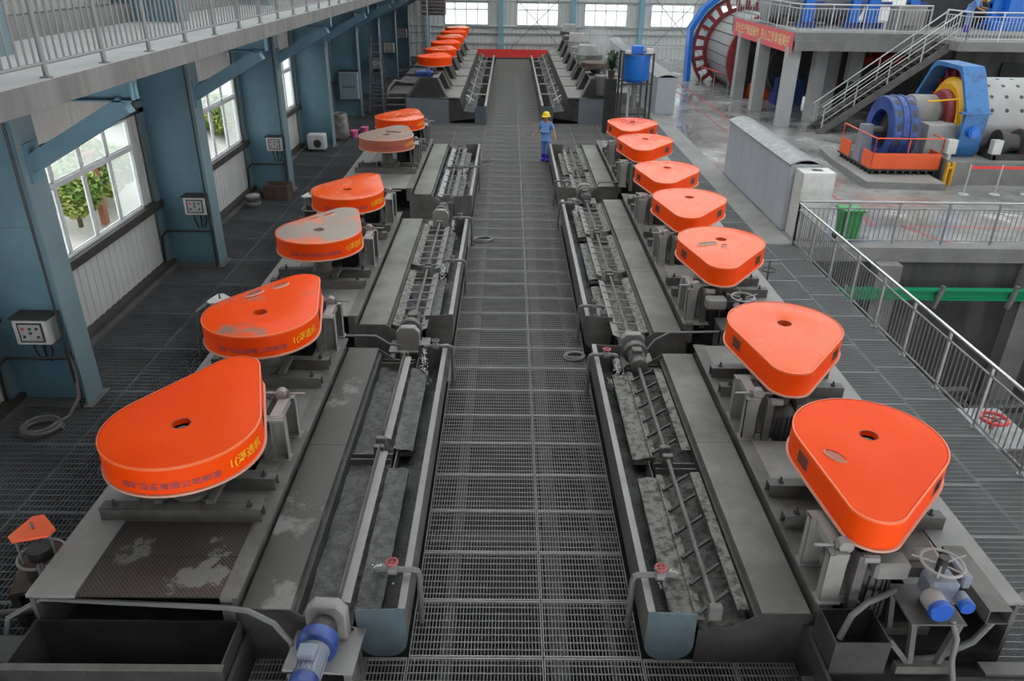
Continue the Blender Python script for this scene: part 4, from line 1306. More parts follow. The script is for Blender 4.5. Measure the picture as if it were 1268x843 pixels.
# ring motor
mo = thing('ring_motor', 'round blue ring motor behind an orange railing', 'motor', (13.15, 26.6, .22))
MB().lathe([(.68, -.42), (1.08, -.42), (1.12, -.38), (1.12, .38), (1.08, .42), (.68, .42)], (0, 0, 1.22), 'x', 40, True).build('stator_ring', 'blue_motor', mo)
for x in (-.12, .12):
    MB().torus((x, 0, 1.22), 1.13, .03, 'x', 40, 6).build('ring_band', 'blue_motor', mo)
for k in range(7):
    a = math.radians(-165 + k * 24 - 25)
    for x in (-.26, .26):
        o = MB().box(-.08, .08, -.12, .12, 0, .02).build('vent', 'steel_dark', mo)
        o.location = (x * .0 + .0 + x, 1.12 * math.cos(a), 1.22 - 1.12 * math.sin(a) * 1.0)
        o.rotation_euler = (-(a) - PI / 2 + PI, 0, 0)
MB().lathe([(.12, -.3), (.6, -.15), (.66, 0), (.6, .15), (.12, .3)], (0, 0, 1.22), 'x', 28).build('rotor', 'black', mo)
MB().cyl((-.95, 0, 1.22), (1.2, 0, 1.22), .12, 16).build('shaft', 'steel', mo)
for x in (-.85, .85):
    MB().prism([(-.3, .15), (.3, .15), (.2, 1.0), (.14, 1.4), (-.14, 1.4), (-.2, 1.0)], 'x', x - .18, x + .18).build('pedestal', 'blue_pale', mo)
MB().box(-1.05, 1.25, -1.35, 1.5, .12, .18).build('bed_plate', 'steel_dark', mo)
for k in range(9):
    MB().box(-1.0 + k * .26, -.93 + k * .26, -1.35, -1.25, -.0, .12).build('bed_rib', 'steel_dark', mo)
    MB().box(-1.05, -.95, -1.25 + k * .3, -1.17 + k * .3, 0, .12).build('bed_rib', 'steel_dark', mo)
rl = thing('orange_guard_rail', 'orange guard rail with kick panels around the ring motor', 'railing', (13.15, 26.6, .4))
cs = [(-1.02, 1.35), (-1.02, -1.3), (1.22, -1.3), (1.22, .2)]
for (x0, y0), (x1, y1) in zip(cs[:-1], cs[1:]):
    for z in (1.0,):
        MB().tube([(x0, y0, z), (x1, y1, z)], .022, 6).build('rail', 'orange_rail', rl)
    k = max(1, round(math.hypot(x1 - x0, y1 - y0) / 1.3))
    for i in range(k + 1):
        MB().tube([(x0 + (x1 - x0) * i / k, y0 + (y1 - y0) * i / k, 0), (x0 + (x1 - x0) * i / k, y0 + (y1 - y0) * i / k, 1.0)], .02, 6).build('post', 'orange_rail', rl)
MB().box(-1.03, 1.23, -1.33, -1.3, 0, .52).build('kick_panel', 'orange_rail', rl)
MB().box(-1.05, -1.02, -1.3, -.55, 0, .52).build('kick_panel', 'orange_rail', rl)
MB().box(-1.05, -1.02, .5, 1.35, 0, .52).build('kick_panel', 'orange_rail', rl)
MB().box(1.22, 1.25, -1.3, .2, 0, .52).build('kick_panel', 'orange_rail', rl)
yp = thing('yellow_post', 'short yellow post at the corner of the near mill plinth', 'post', (14.5, 24.8, 0))
MB().box(-.12, -.06, -.06, .06, 0, .75).box(.06, .12, -.06, .06, 0, .75).build('upright', 'mill_yellow', yp)
MB().box(-.12, .12, -.05, .05, .55, .62).build('crosspiece', 'mill_yellow', yp)
lf = thing('line_barrier', 'white posts with a red tape in front of the near mill plinth', 'barrier')
for x in (14.5, 15.5, 16.5, 17.5):
    MB().tube([(x, 23.7, 0), (x, 23.7, .95)], .022, 6).cyl((x, 23.7, 0), (x, 23.7, .02), .16, 14).build('post', 'rail_pale', lf)
MB().box(14.5, 18, 23.69, 23.71, .82, .9).build('tape', 'red_cloth', lf)

# ------------------------------------------------------------------ far mill: axis along y, behind the platform
FX, FZ = 14.0, 1.9
fm = thing('ball_mill', 'far ball mill with blue rim guard and dark red spoked flange', 'mill', (FX, 0, FZ))
MB().lathe([(2.1, 43.2), (2.15, 43.25), (2.15, 48.6), (2.1, 48.65)], (0, 0, 0), 'y', 48).build('drum', 'mill_drum', fm)
for k in range(24):
    a = 2 * PI * k / 24
    MB().bar((2.16 * math.cos(a), 43.25, 2.16 * math.sin(a)), (2.16 * math.cos(a), 48.6, 2.16 * math.sin(a)), .05, .05).build('liner_strip', 'steel', fm)
MB().lathe([(2.1, 48.6), (2.35, 48.6), (2.35, 48.85), (2.1, 48.85)], (0, 0, 0), 'y', 48, True).build('flange', 'red_dark', fm)
MB().lathe([(2.85, 48.6), (3.0, 48.6), (3.0, 49.0), (2.85, 49.0)], (0, 0, 0), 'y', 48, True).build('gear_rim', 'red_dark', fm)
for k in range(28):
    a = 2 * PI * k / 28
    MB().bar((2.3 * math.cos(a), 48.72, 2.3 * math.sin(a)), (2.9 * math.cos(a), 48.72, 2.9 * math.sin(a)), .22, .2, (0, 1, 0)).build('spoke', 'red_dark', fm)
og = [(-3.25, -1.88), (-3.35, 1.1), (-2.6, 2.3), (-1.3, 3.35), (1.3, 3.35), (2.6, 2.3), (3.35, 1.1), (3.25, -1.88)]
ig = [(p[0] * .93, p[1] * .92 if p[1] > 0 else p[1]) for p in reversed(og)]
MB().prism(og + ig, 'y', 48.3, 49.3).build('rim_guard', 'blue_bright', fm)
MB().lathe([(1.9, 42.9), (2.4, 42.9), (2.4, 43.15), (1.9, 43.2)], (0, 0, 0), 'y', 40).build('end_flange', 'red_dark', fm)
MB().lathe([(.8, 42.3), (1.2, 42.4), (1.5, 42.8), (1.9, 42.9)], (0, 0, 0), 'y', 30).build('end_cone', 'steel_dark', fm)
bf = thing('rope_barrier', 'white posts with a pink tape in front of the far mill', 'barrier')
for k in range(4):
    MB().tube([(11.6 + .35 * k, 48.2 - 1.8 * k, 0), (11.6 + .35 * k, 48.2 - 1.8 * k, .9)], .025, 6).build('post', 'rail_pale', bf)
MB().tube([(11.6, 48.2, .88), (12.65, 42.8, .88)], .035, 6).build('tape', 'banner_pink', bf)
# equipment seen under and on the platform
def blk(name, label, cat, m, *bx):
    t = MB()
    for a in bx:
        t.box(*a)
    return tag(t.build(name, m, None, bevel=.02), label, cat)
blk('orange_pump', 'orange pump between the platform pillars', 'machine part', 'orange_rail', (12.9, 14.2, 42.6, 43.2, 0, .7), (13.2, 13.9, 42.7, 43.2, .7, 1.1))
blk('blue_compressor', 'dark blue compressor under the platform', 'machine part', 'blue_motor', (13.6, 15.0, 40.2, 41.2, 0, 1.3), (13.9, 14.7, 40.3, 41.1, 1.3, 1.6))
dm = thing('dark_drum', 'dark round machine end under the platform behind the banner', 'machine part', (14.6, 41.2, 1.7))
MB().lathe([(.3, -.5), (1.5, -.4), (1.55, .3), (.4, .4)], (0, 0, 0), 'y', 32).build('drum', 'steel_dark', dm)
MB().torus((0, -.42, 0), 1.45, .05, 'y', 32, 6).build('rim', 'steel', dm)
blk('orange_pipe_block', 'orange pipe block in the dark under the platform', 'machine part', 'orange_rail', (15.9, 16.3, 39.5, 39.9, .9, 2.9))
blk('red_machine_lid', 'red machine lid under the platform behind the stairs', 'machine part', 'red', (18.0, 20.2, 40.5, 41.5, 2.0, 2.35), (18.6, 19.6, 40.6, 41.4, 2.35, 2.5))
blk('blue_hopper', 'blue hopper bottom under the platform behind the stairs', 'hopper', 'blue_motor', (18.2, 19.6, 39.2, 40.2, 2.7, 3.5))
wc = thing('white_duct', 'white vertical duct hanging under the platform beside the stairs', 'duct', (15.75, 36.6, 0))
MB().box(-.3, .3, -.2, .2, 1.7, 3.5).build('duct', 'concrete_pale', wc)
MB().cyl((0, 0, 1.3), (0, 0, 1.7), .18, 14).build('collar', 'steel_dark', wc)
gm = thing('green_motor', 'dark green motor in the shade behind the near mill', 'motor', (17.0, 33.0, 0))
MB().lathe([(.2, .3), (.35, .35), (.35, 1.2), (.15, 1.3)], n=18).build('body', 'green_dark', gm) if 'green_dark' in MATS else None
for k, (x, z1, w) in enumerate(((13.5, 7.4, .4), (15.6, 7.4, .35), (16.4, 7.4, .5), (18.2, 7.4, .4), (22.0, 7.4, .55))):
    f = thing('blue_press', 'bright blue upright machine on the platform, %s from the left' % NTH[k].replace('nearest', 'first'), 'machine', (x, 37.4, 3.92))
    MB().box(-w / 2, w / 2, -.2, .2, 0, z1 - 3.9).build('upright', 'blue_bright', f)
    MB().box(-w, w, -.3, .3, 0, .25).build('foot', 'blue_motor', f)
    MB().box(-w / 2, w * 1.6, -.1, .1, .9, 1.1).build('crossbar', 'blue_motor', f)
gt = thing('grey_duct', 'large grey horizontal drum on the platform behind the railing', 'machine part', (14.4, 39.5, 5.3))
MB().lathe([(.9, -2.3), (1.3, -2.2), (1.3, 2.0), (.9, 2.1)], (0, 0, 0), 'x', 32).build('shell', 'mill_drum', gt)
for x in (-1.5, 1.2):
    MB().box(x - .15, x + .15, -.9, .9, -1.38, -.6).build('saddle', 'steel', gt)
blk('motor_housing', 'grey ribbed motor housing on the platform', 'motor', 'steel_light', (17.0, 18.3, 36.2, 37.0, 3.92, 4.9), (17.3, 18.0, 36.1, 36.2, 4.1, 4.7))
blk('dark_machine_wall', 'dark machine body behind the worker on the platform', 'machine part', 'steel_dark', (18.9, 25.0, 38.6, 39.6, 3.92, 6.6))
blk('blue_machine', 'bright blue machine at the right edge of the platform', 'machine part', 'blue_bright', (21.6, 24.5, 36.6, 37.6, 3.92, 4.3), (22.2, 23.0, 36.8, 37.4, 4.3, 6.2))

ms = MB().lathe([(.02, -1.0), (.6, -.8), (1.0, -.2), (.95, .3), (.5, .9), (.02, 1.0)], n=20)
ms.v = [(x * 1.3, y * 2.6, z * .95) for x, y, z in ms.v]
ms = ms.build('steam', 'mist')
ms.location = (4.1, 39.5, 2.75)
tag(ms, 'pale drifting steam above the far right bank', 'steam', kind='stuff')
# ------------------------------------------------------------------ near foreground, left
ot = thing('open_tank', 'open dark steel tank in the near left corner', 'tank', (-3.61, 4.95, 0))
MB().box(-1.02, 1.0, 0, .02, -.3, .6).build('front_wall', 'steel_dark', ot)
MB().box(-1.02, 1.0, .54, .56, -.3, .6).build('rear_wall', 'steel_dark', ot)
MB().box(-1.02, -1.0, .02, .54, -.3, .6).build('side_wall', 'steel_dark', ot)
MB().box(.98, 1.0, .02, .54, -.3, .6).build('side_wall', 'steel_dark', ot)
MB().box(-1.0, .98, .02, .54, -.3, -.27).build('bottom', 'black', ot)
MB().box(-1.04, 1.02, -.05, .02, .6, .615).build('rim', 'steel', ot)
for k in range(4):
    MB().box(-.95 + k * .5, -.72 + k * .5, -.055, -.045, .54, .6).build('rim_lug', 'steel_dark', ot)
tag(MB().tube([(-4.95, 5.3, .2), (-4.9, 5.5, .62), (-4.6, 5.62, .76), (-2.72, 5.5, .78), (-2.5, 5.47, .77), (-2.25, 5.42, .66), (-2.1, 5.38, .45), (-2.06, 5.34, .22), (-2.0, 5.28, .16), (-1.88, 5.2, .17)], .028, 10).build('cable_conduit', 'hose_grey'), 'grey conduit running across the front of the left tank to the geared motor', 'pipe')
def gear_motor(label, loc, rz, m1='blue_motor', m2='blue_pale'):
    t = thing('geared_motor', label, 'motor', loc, rz, 'geared scraper motors')
    MB().prism([(-.2, 0), (.2, 0), (.2, .34), (.12, .44), (-.12, .44), (-.2, .34)], 'y', .02, .16).build('bearing_bracket', 'steel_light', t, bevel=.012)
    MB().box(-.34, .34, -.36, .2, -.03, 0).build('base_plate', 'steel_light', t)
    MB().lathe([(.10, .03), (.13, -.02), (.15, -.08), (.15, -.16)], (0, 0, .24), 'y', 24).build('gear_neck', 'steel_dark', t)
    MB().lathe([(.15, -.16), (.19, -.17), (.2, -.2), (.2, -.28), (.19, -.31), (.15, -.32)], (0, 0, .24), 'y', 28).build('flange_ring', 'blue_motor' if m1 == 'blue_motor' else m1, t)
    MB().lathe([(.14, -.32), (.125, -.36), (.125, -.62), (.11, -.64)], (0, 0, .24), 'y', 24).build('motor_body', m2, t)
    f = MB()
    for k in range(18):
        a = 2 * PI * k / 18
        f.bar((.13 * math.cos(a), -.37, .24 + .13 * math.sin(a)), (.13 * math.cos(a), -.61, .24 + .13 * math.sin(a)), .008, .02)
    stuff(f.build('cooling_fin', m2, t))
    MB().lathe([(.13, -.64), (.135, -.66), (.135, -.76), (.1, -.78)], (0, 0, .24), 'y', 24).build('fan_cover', m1, t)
    MB().box(-.1, .06, -.55, -.4, .36, .43).build('terminal_box', m2, t, bevel=.01)
    return t
gear_motor('blue geared motor in front of the nearest left tank', (-1.75, 5.42, .42), -.06)
gear_motor('grey geared motor between the first and second left tanks', (-1.70, 11.9, .40), PI, 'steel', 'steel')
gear_motor('grey geared motor between the first and second right tanks', (2.16, 11.55, .40), 0, 'steel', 'steel')
gear_motor('grey geared motor between the second and third right tanks', (2.16, 21.2, .40), 0, 'steel', 'steel')
gear_motor('grey geared motor behind the second left tank', (-1.70, 18.75, .40), PI, 'steel', 'steel')
for i, (x, y, s_) in enumerate(((-1.7, 11.85, 1), (2.16, 11.7, 1), (2.16, 20.9, 1), (-1.7, 18.7, 1))):
    tag(MB().box(x - .36, x + .36, y - .4, y + .35, .0, .03).box(x - .3, x - .22, y - .35, y + .3, .03, .37).box(x + .22, x + .3, y - .35, y + .3, .03, .37).box(x - .3, x + .3, y + .0, y + .04, .03, .37).build('motor_pedestal', 'steel'), 'steel pedestal under the grey geared motor %s' % ['between the first two left tanks', 'between the first two right tanks', 'between the last two right tanks', 'behind the second left tank'][i], 'pedestal')
tag(MB().box(-2.1, -1.4, 5.0, 5.56, .0, .03).box(-2.06, -1.98, 5.05, 5.5, .03, .39).box(-1.52, -1.44, 5.05, 5.5, .03, .39).box(-2.06, -1.44, 5.36, 5.4, .03, .39).build('motor_pedestal', 'steel'), 'steel pedestal under the blue geared motor', 'pedestal')
# pinch valve assemblies (ring plate on a drum, three rods, triangular plate)
def pinch_valve(label, loc, rz, top='orange_rail', sc=1.0):
    t = thing('valve_actuator', label, 'valve', loc, rz, 'spindle valves beside the left tanks')
    MB().lathe([(.24, 0), (.24, .26), (.30, .27), (.30, .30), (.22, .30)], n=24).build('drum', 'rust_brown', t)
    MB().torus((0, 0, .31), .29, .022, 'z', 28, 8).build('ring', 'steel_light', t)
    MB().cyl((0, 0, .28), (0, 0, .44), .16, 18).build('core', 'rubber', t)
    tri = []
    for k in range(3):
        a = math.radians(90 + 120 * k)
        px, py = .23 * math.cos(a), .23 * math.sin(a)
        MB().cyl((px, py, .3), (px, py, .74), .018, 8).build('rod', 'galv', t)
        for d_ in (-.25, .25):
            tri.append((.29 * math.cos(a + d_), .29 * math.sin(a + d_)))
    MB().prism(tri, 'z', .72, .76).build('triangle_plate', top, t, bevel=.006)
    MB().cyl((0, 0, .5), (0, 0, .86), .02, 8).build('spindle', 'steel', t)
    MB().torus((.0, -.1, .68), .06, .008, 'z', 14, 6).build('wire_loop', 'steel_dark', t)
    MB().box(-.4, .45, -.32, .32, -.06, 0).build('base_plate', 'rust_brown', t)
    for x in (-.36, .36):
        MB().box(x - .05, x + .05, -.3, .3, -.62, -.06).build('leg', 'steel_dark', t)
    return t
pinch_valve('valve with an orange triangular plate and rusty drum beside the nearest left tank', (-4.98, 6.3, .46), .3).scale = (.8, .8, .8)
pinch_valve('small valve with a pale triangular plate beside the second left guard', (-5.05, 12.3, .50), .3, 'white').scale = (.8, .8, .8)
pinch_valve('small valve with a pale plate beside the fourth left guard', (-5.02, 18.9, .50), .3, 'white').scale = (.8, .8, .8)
tag(MB().tube([(-4.9, 6.12, .72), (-4.8, 6.0, .70), (-4.72, 5.9, .6), (-4.74, 5.82, .45), (-4.95, 5.8, .40), (-5.2, 5.75, .42), (-5.3, 5.6, .3), (-5.28, 5.4, 0)], .04, 10).build('rubber_hose', 'hose_dark'), 'dark hose bending down from the rusty valve', 'hose')
tag(MB().tube([(-5.05, 13.0, .1), (-5.1, 13.0, .75), (-5.3, 12.7, .95), (-5.55, 12.4, .8), (-5.58, 12.3, .0)], .03, 8).build('stand_pipe', 'hose_grey'), 'bent grey pipe beside the pale valve', 'pipe')
# ------------------------------------------------------------------ near foreground, right
bk = thing('steel_box', 'small open steel box at the front of the nearest right tank', 'box', (3.33, 5.16, .52))
for a in ((-.26, .26, -.15, -.135, 0, .38), (-.26, .26, .26, .275, 0, .38), (-.26, -.245, -.135, .26, 0, .38), (.245, .26, -.135, .26, 0, .38)):
    MB().box(*a).build('wall', 'steel_dark', bk)
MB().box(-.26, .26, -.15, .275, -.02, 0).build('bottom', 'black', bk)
tag(MB().tube([(3.2, 5.2, .75), (3.32, 5.3, .95), (3.5, 5.4, 1.02), (3.8, 5.55, 1.0), (4.0, 5.7, .9)], .03, 10).build('grey_hose', 'hose_grey'), 'grey hose arching out of the small open steel box', 'hose')
tbm = thing('actuator_table', 'steel table carrying the blue ended actuator', 'table', (4.08, 5.42, .45))
MB().box(-.26, .26, -.26, .26, .52, .54).build('table_top', 'steel', tbm)
for sx in (-1, 1):
    for sy in (-1, 1):
        MB().bar((sx * .22, sy * .22, .52), (sx * .14, sy * .22, 0), .06, .05).build('leg', 'steel', tbm)
for y in (-.28, .2):
    MB().box(-.28, .28, y, y + .08, -.1, 0).build('foot_rail', 'steel', tbm)
MB().bar((-.4, -.22, .3), (-.16, -.22, .0), .05, .05).build('strut', 'steel', tbm)
def actuator(label, loc, rz):
    t = thing('valve_actuator', label, 'actuator', loc, rz, 'electric actuators')
    MB().box(-.13, .15, -.1, .14, .1, .34).build('gear_case', 'blue_pale', t, bevel=.03)
    MB().cyl((0, 0, 0), (0, 0, .1), .12, 18).build('neck', 'steel', t)
    for x, r, l in ((-.1, .105, .24), (.17, .07, .18)):
        MB().lathe([(r, -.08), (r, -l), (r * .98, -l - .01)], (x, 0, .18), 'y', 24).build('end_cylinder', 'blue_pale' if x > 0 else 'steel_pale', t)
        MB().lathe([(r * 1.04, -l), (r * 1.04, -l - .05), (r * .95, -l - .06)], (x, 0, .18), 'y', 24).build('end_cap', 'blue_cap', t)
    MB().torus((0, .05, .47), .19, .014, 'z', 28, 8).build('handwheel', 'steel_pale', t)
    for k in range(5):
        a = 2 * PI * k / 5 + .3
        MB().cyl((.05 * math.cos(a), .05 + .05 * math.sin(a), .46), (.27 * math.cos(a), .05 + .27 * math.sin(a), .49), .009, 6).build('spoke', 'steel_pale', t)
    MB().cyl((0, .05, .34), (0, .05, .54), .045, 12).build('hub', 'rubber', t)
    MB().box(.2, .3, -.02, .3, .2, .36).build('side_case', 'blue_pale', t, bevel=.02)
    MB().box(-.58, -.24, .08, .3, .2, .4).build('terminal_case', 'steel_light', t, bevel=.03)
    MB().box(-.26, -.1, .12, .2, .22, .34).build('case_link', 'steel_dark', t)
    return t
actuator('grey and blue electric actuator with white handwheel in the near right corner', (4.14, 5.42, .99), 0)
actuator('smaller grey actuator with a handwheel between the second and third right guards', (3.98, 11.72, 1.0), 0)
tag(MB().box(3.6, 4.3, 11.45, 11.95, .96, 1.0).box(3.62, 3.7, 11.47, 11.53, .2, .96).box(4.2, 4.28, 11.47, 11.53, .2, .96).box(3.62, 3.7, 11.87, 11.93, .2, .96).box(4.2, 4.28, 11.87, 11.93, .2, .96).build('actuator_stand', 'steel'), 'steel stand under the smaller actuator', 'stand')
tag(MB().tube([(4.22, 5.2, 1.0), (4.26, 5.12, .85), (4.27, 5.1, .6), (4.29, 5.02, .4), (4.36, 4.92, .28), (4.6, 4.88, .25), (5.2, 4.86, .25)], .028, 10).build('power_cable', 'hose_grey'), 'grey cable hanging from the near actuator', 'cable')
tag(MB().tube([(3.95, 5.3, .35), (4.3, 5.35, .33), (4.7, 5.45, .45), (5.2, 5.75, .68), (5.5, 5.9, .7)], .035, 10).build('feed_pipe', 'hose_grey'), 'grey pipe rising to the right behind the near actuator cable', 'pipe')
du = thing('square_tube', 'square steel tube lying on the deck right of the actuator', 'tube', (4.72, 5.28, .872))
MB().box(-.11, .11, 0, .9, .16, .17).box(-.11, -.1, 0, .9, 0, .16).box(.1, .11, 0, .9, 0, .16).box(-.11, .11, 0, .9, 0, .01).build('tube_walls', 'steel', du)
sb_ = struct('floor_front_beams', 'dark steel beams and sump in front of the nearest right tank')
MB().box(2.9, 6.6, 4.95, 5.15, -.1, .3).build('beam', 'steel_dark', sb_)
MB().box(4.7, 6.0, 5.15, 5.3, .3, .34).build('beam_plate', 'steel', sb_)
MB().box(2.9, 7.4, 3.0, 4.95, -.42, -.4).build('sump_floor', 'steel_dark', sb_)
MB().box(3.02, 3.06, 4.6, 5.56, -.3, .55).build('side_plate', 'steel_dark', sb_)
MB().box(-2.6, -2.56, 4.6, 5.56, -.3, .4).build('side_plate', 'steel_dark', sb_)
MB().box(-6.4, -4.66, 5.05, 5.35, .2, .55).build('beam', 'steel_dark', sb_)
MB().box(-6.4, -2.6, 3.0, 4.95, -.5, -.48).build('sump_floor', 'steel_dark', sb_)
# ------------------------------------------------------------------ water pipes with valves over the trough walls
def tap(label, s, y, red, jet=.35, seed=0):
    t = thing('water_tap', label, 'tap', (AC, y, 0), 0, 'water taps on the troughs')
    X = lambda u: s * u
    MB().tube([(X(1.12), 0, .03), (X(1.12), 0, .70), (X(1.135), 0, .755), (X(1.18), 0, .775), (X(1.52), 0, .775), (X(1.56), .0, .765), (X(1.575), .03, .72)], .032, 10).build('pipe', 'hose_grey', t)
    MB().lathe([(.045, -.05), (.06, -.04), (.06, .04), (.045, .05)], (X(1.40), 0, .775), 'x', 14).cyl((X(1.4), 0, .8), (X(1.4), 0, .86), .03, 10).build('valve_body', 'steel_light', t)
    w = MB().torus((X(1.4), 0, .875), .055, .014, 'z', 18, 8).build('valve_wheel', 'red_faded' if red else 'steel', t)
    MB().bar((X(1.4) - .055, 0, .875), (X(1.4) + .055, 0, .875), .012).bar((X(1.4), -.055, .875), (X(1.4), .055, .875), .012).build('wheel_spoke', 'red_faded' if red else 'steel', w)
    b = MB()
    rg = random.Random(seed)
    n = 9
    for i in range(110):
        u = rg.random()
        p = Vector((X(1.58) + rg.gauss(0, .012 + .03 * u), .04 + jet * u + rg.gauss(0, .012), .71 - .33 * u * u + rg.gauss(0, .01)))
        b.cyl(p, p + Vector((0, .03, -.03)), .005 + .005 * rg.random(), 5)
    for i in range(80):
        a, r = rg.uniform(0, 6.28), abs(rg.gauss(0, .07))
        p = Vector((X(1.56) + r * math.cos(a) * .8, .05 + jet + r * math.sin(a) * 1.6, .34))
        b.cyl(p, p + Vector((0, 0, .012)), .007 + .009 * rg.random(), 5)
    stuff(b.build('water_jet', 'foam', t, False, False))
    return t
tap('water tap with a red wheel at the front of the nearest left trough', -1, 6.05, True, .32, 1)
tap('water tap at the back of the nearest left trough', -1, 11.2, False, -.45, 2)
tap('water tap halfway along the second left trough', -1, 15.2, False, -.45, 3)
tap('water tap at the back of the second left trough', -1, 18.2, False, -.45, 4)
tap('water tap at the front of the third left trough', -1, 23.4, False, -.45, 5)
tap('water tap with a pinkish wheel at the front of the nearest right trough', 1, 6.0, True, .3, 6)
tap('water tap with a red wheel at the back of the nearest right trough', 1, 10.95, True, -.3, 7)
tap('water tap at the front of the second right trough', 1, 12.9, False, .3, 8)
tap('water tap at the back of the second right trough', 1, 19.6, False, -.35, 9)
tap('water tap at the front of the third right trough', 1, 21.8, False, .3, 10)
def coil(name, label, c, R, r, turns, m, tail=None):
    rg = random.Random(len(label))
    pts = []
    n = turns * 18
    for i in range(n + 1):
        a = 2 * PI * i / 18
        k = i / n
        rr = R * (1 + .09 * math.sin(a * .37 + 1) - .10 * k)
        pts.append((c[0] + rr * math.cos(a), c[1] + rr * .9 * math.sin(a), c[2] + r + r * 1.3 * (i / 18) * .55 + .012 * math.sin(a * 1.3)))
    if tail:
        pts += tail
    return tag(MB().tube(pts, r, 8).build(name, m), label, 'hose')
coil('coiled_hose', 'grey hose coiled on the grating beside the nearest blue column', (-7.05, 9.75, 0), .27, .03, 4, 'hose_mid', [(-6.75, 10.0, .1), (-6.68, 10.25, .3), (-6.75, 10.45, .7), (-6.8, 10.5, .95)])
coil('coiled_hose', 'pale hose coiled on the aisle beside the left troughs', (-.62, 18.75, 0), .23, .022, 2, 'hose_grey')
coil('coiled_hose', 'pale hose coiled on the aisle beside the right troughs', (1.25, 12.3, 0), .18, .022, 2, 'hose_grey')
coil('coiled_hose', 'thin hose loop at the far end of the left troughs', (-.75, 27.4, 0), .18, .02, 2, 'hose_grey')
# conduits across the unit gaps
for lab, pts in (('thin grey conduit from the second left guard to the geared motor', [(-2.75, 11.5, .8), (-2.2, 11.5, .8), (-2.0, 11.6, .6), (-1.85, 11.75, .5)]),
                 ('thin grey conduit from the right deck to the geared motor', [(3.6, 11.55, .92), (2.75, 11.5, .92), (2.5, 11.45, .8), (2.35, 11.4, .6)]),
                 ('thin grey conduit across the gap before the third right tank', [(3.6, 21.3, .9), (2.6, 21.25, .9), (2.4, 21.2, .7)])):
    tag(MB().tube(pts, .022, 8).build('conduit', 'hose_grey'), lab, 'pipe')

# ------------------------------------------------------------------ things on and beside the blue columns
def control_box(label, x, y, z, w=.52, h=.42, d=.3):
    t = thing('control_box', label, 'control box', (x, y, z), 0, 'control boxes on the columns')
    MB().box(-w / 2, w / 2, -d, 0, 0, h).build('case', 'white', t, bevel=.012)
    MB().box(-w / 2 - .04, w / 2 + .04, -d - .03, .02, h, h + .02).build('rain_hood', 'girt', t)
    f = MB().box(-w * .36, w * .36, -d - .012, -d, h * .12, h * .88).build('window_frame', 'steel_dark', t)
    MB().box(-w * .31, w * .31, -d - .016, -d - .01, h * .18, h * .82).build('dial_plate', 'concrete_pale', f)
    for k, (a, c) in enumerate(((-.2, .62), (0, .62), (.2, .62), (-.2, .3), (0, .45), (.2, .3))):
        MB().cyl((a * w, -d - .016, c * h + .02), (a * w, -d - .026, c * h + .02), .022, 10).build('button', 'red' if k == 0 else 'steel_dark', f)
    for dx in (-.12, .02, .14):
        MB().tube([(dx, -d * .5, 0), (dx + .01, -d * .5, -.18), (dx * .5, -d * .45, -.35)], .016, 6).build('cable', 'rubber', t)
    return t
control_box('white control box on the nearest blue column', -7.2, 10.66, 1.15)
control_box('white control box on the second blue column', -7.0, 16.86, 1.28, .5, .40)
control_box('white control box on the third blue column', -7.0, 23.26, 1.28, .48, .40)
control_box('white control box beside the ladder', -6.95, 41.9, 1.35, .6, .55, .3)
control_box('white control box on the seventh blue column', -7.1, 48.1, 1.5, .6, .55, .3)
control_box('farthest white control box of the left wall', -7.1, 54.3, 1.8, .6, .55, .3)
for i, (y, x) in enumerate(((10.6, -6.85), (16.82, -6.8), (23.2, -6.85))):
    tag(MB().tube([(x, y - .06, .95), (x + .02, y - .06, .4), (x, y - .06, .03)], .035, 8).build('riser_pipe', 'steel'), 'grey riser pipe down the %s blue column' % ['nearest', 'second', 'third'][i], 'pipe')
    tag(MB().tube([(-7.95, y - .2, .05), (-7.9, y - .2, .75), (-7.8, y - .12, .85), (-6.75, y - .08, .85)], .025, 8).build('air_pipe', 'rubber'), 'dark horizontal pipe across the foot of the %s blue column' % ['nearest', 'second', 'third'][i], 'pipe')
    tag(MB().tube([(-6.73, y - .26, 0.05), (-6.73, y - .26, 4.9)], .02, 6).build('vertical_cable', 'rubber'), 'dark vertical cable along the flange of the %s blue column' % ['nearest', 'second', 'third'][i], 'cable')
pc = thing('panel_cabinet', 'tall pale blue panel cabinet on the fifth blue column', 'cabinet', (-7.15, 35.72, .8))
MB().box(-.42, .42, -.3, 0, 0, 1.18).build('case', 'enclosure', pc, bevel=.015)
MB().box(-.37, .37, -.32, -.3, .05, 1.12).build('door', 'enclosure_blue', pc)
for k in range(5):
    MB().box(-.25 + k * .11, -.19 + k * .11, -.33, -.32, .5, .58).build('switch', 'steel_dark', pc)
MB().box(-.46, .46, -.34, 0, 1.18, 1.24).build('rain_hood', 'girt', pc)
la = thing('step_ladder', 'aluminium step ladder leaning open beside the fifth blue column', 'ladder', (-6.15, 37.2, 0))
for y0, y1, w0, w1 in ((-.7, 0, .34, .2), (.7, 0, .34, .2)):
    for sx in (-1, 1):
        MB().bar((sx * w0, y0, 0), (sx * w1, y1, 3.3), .07, .05).build('stile', 'galv', la)
    for k in range(9):
        u = (k + 1) / 10
        w = w0 + (w1 - w0) * u
        MB().box(-w, w, y0 * (1 - u) - .04, y0 * (1 - u) + .04, 3.3 * u - .015, 3.3 * u + .015).build('rung', 'galv', la)
l2 = thing('wall_ladder', 'white caged ladder climbing to the far end of the gallery', 'ladder', (-5.0, 47.5, 0))
for x in (-.25, .25):
    MB().bar((x, 0, 1.2), (x, 0, 6.2), .06).build('stile', 'white', l2)
for k in range(16):
    MB().bar((-.25, 0, 1.4 + k * .3), (.25, 0, 1.4 + k * .3), .035).build('rung', 'white', l2)
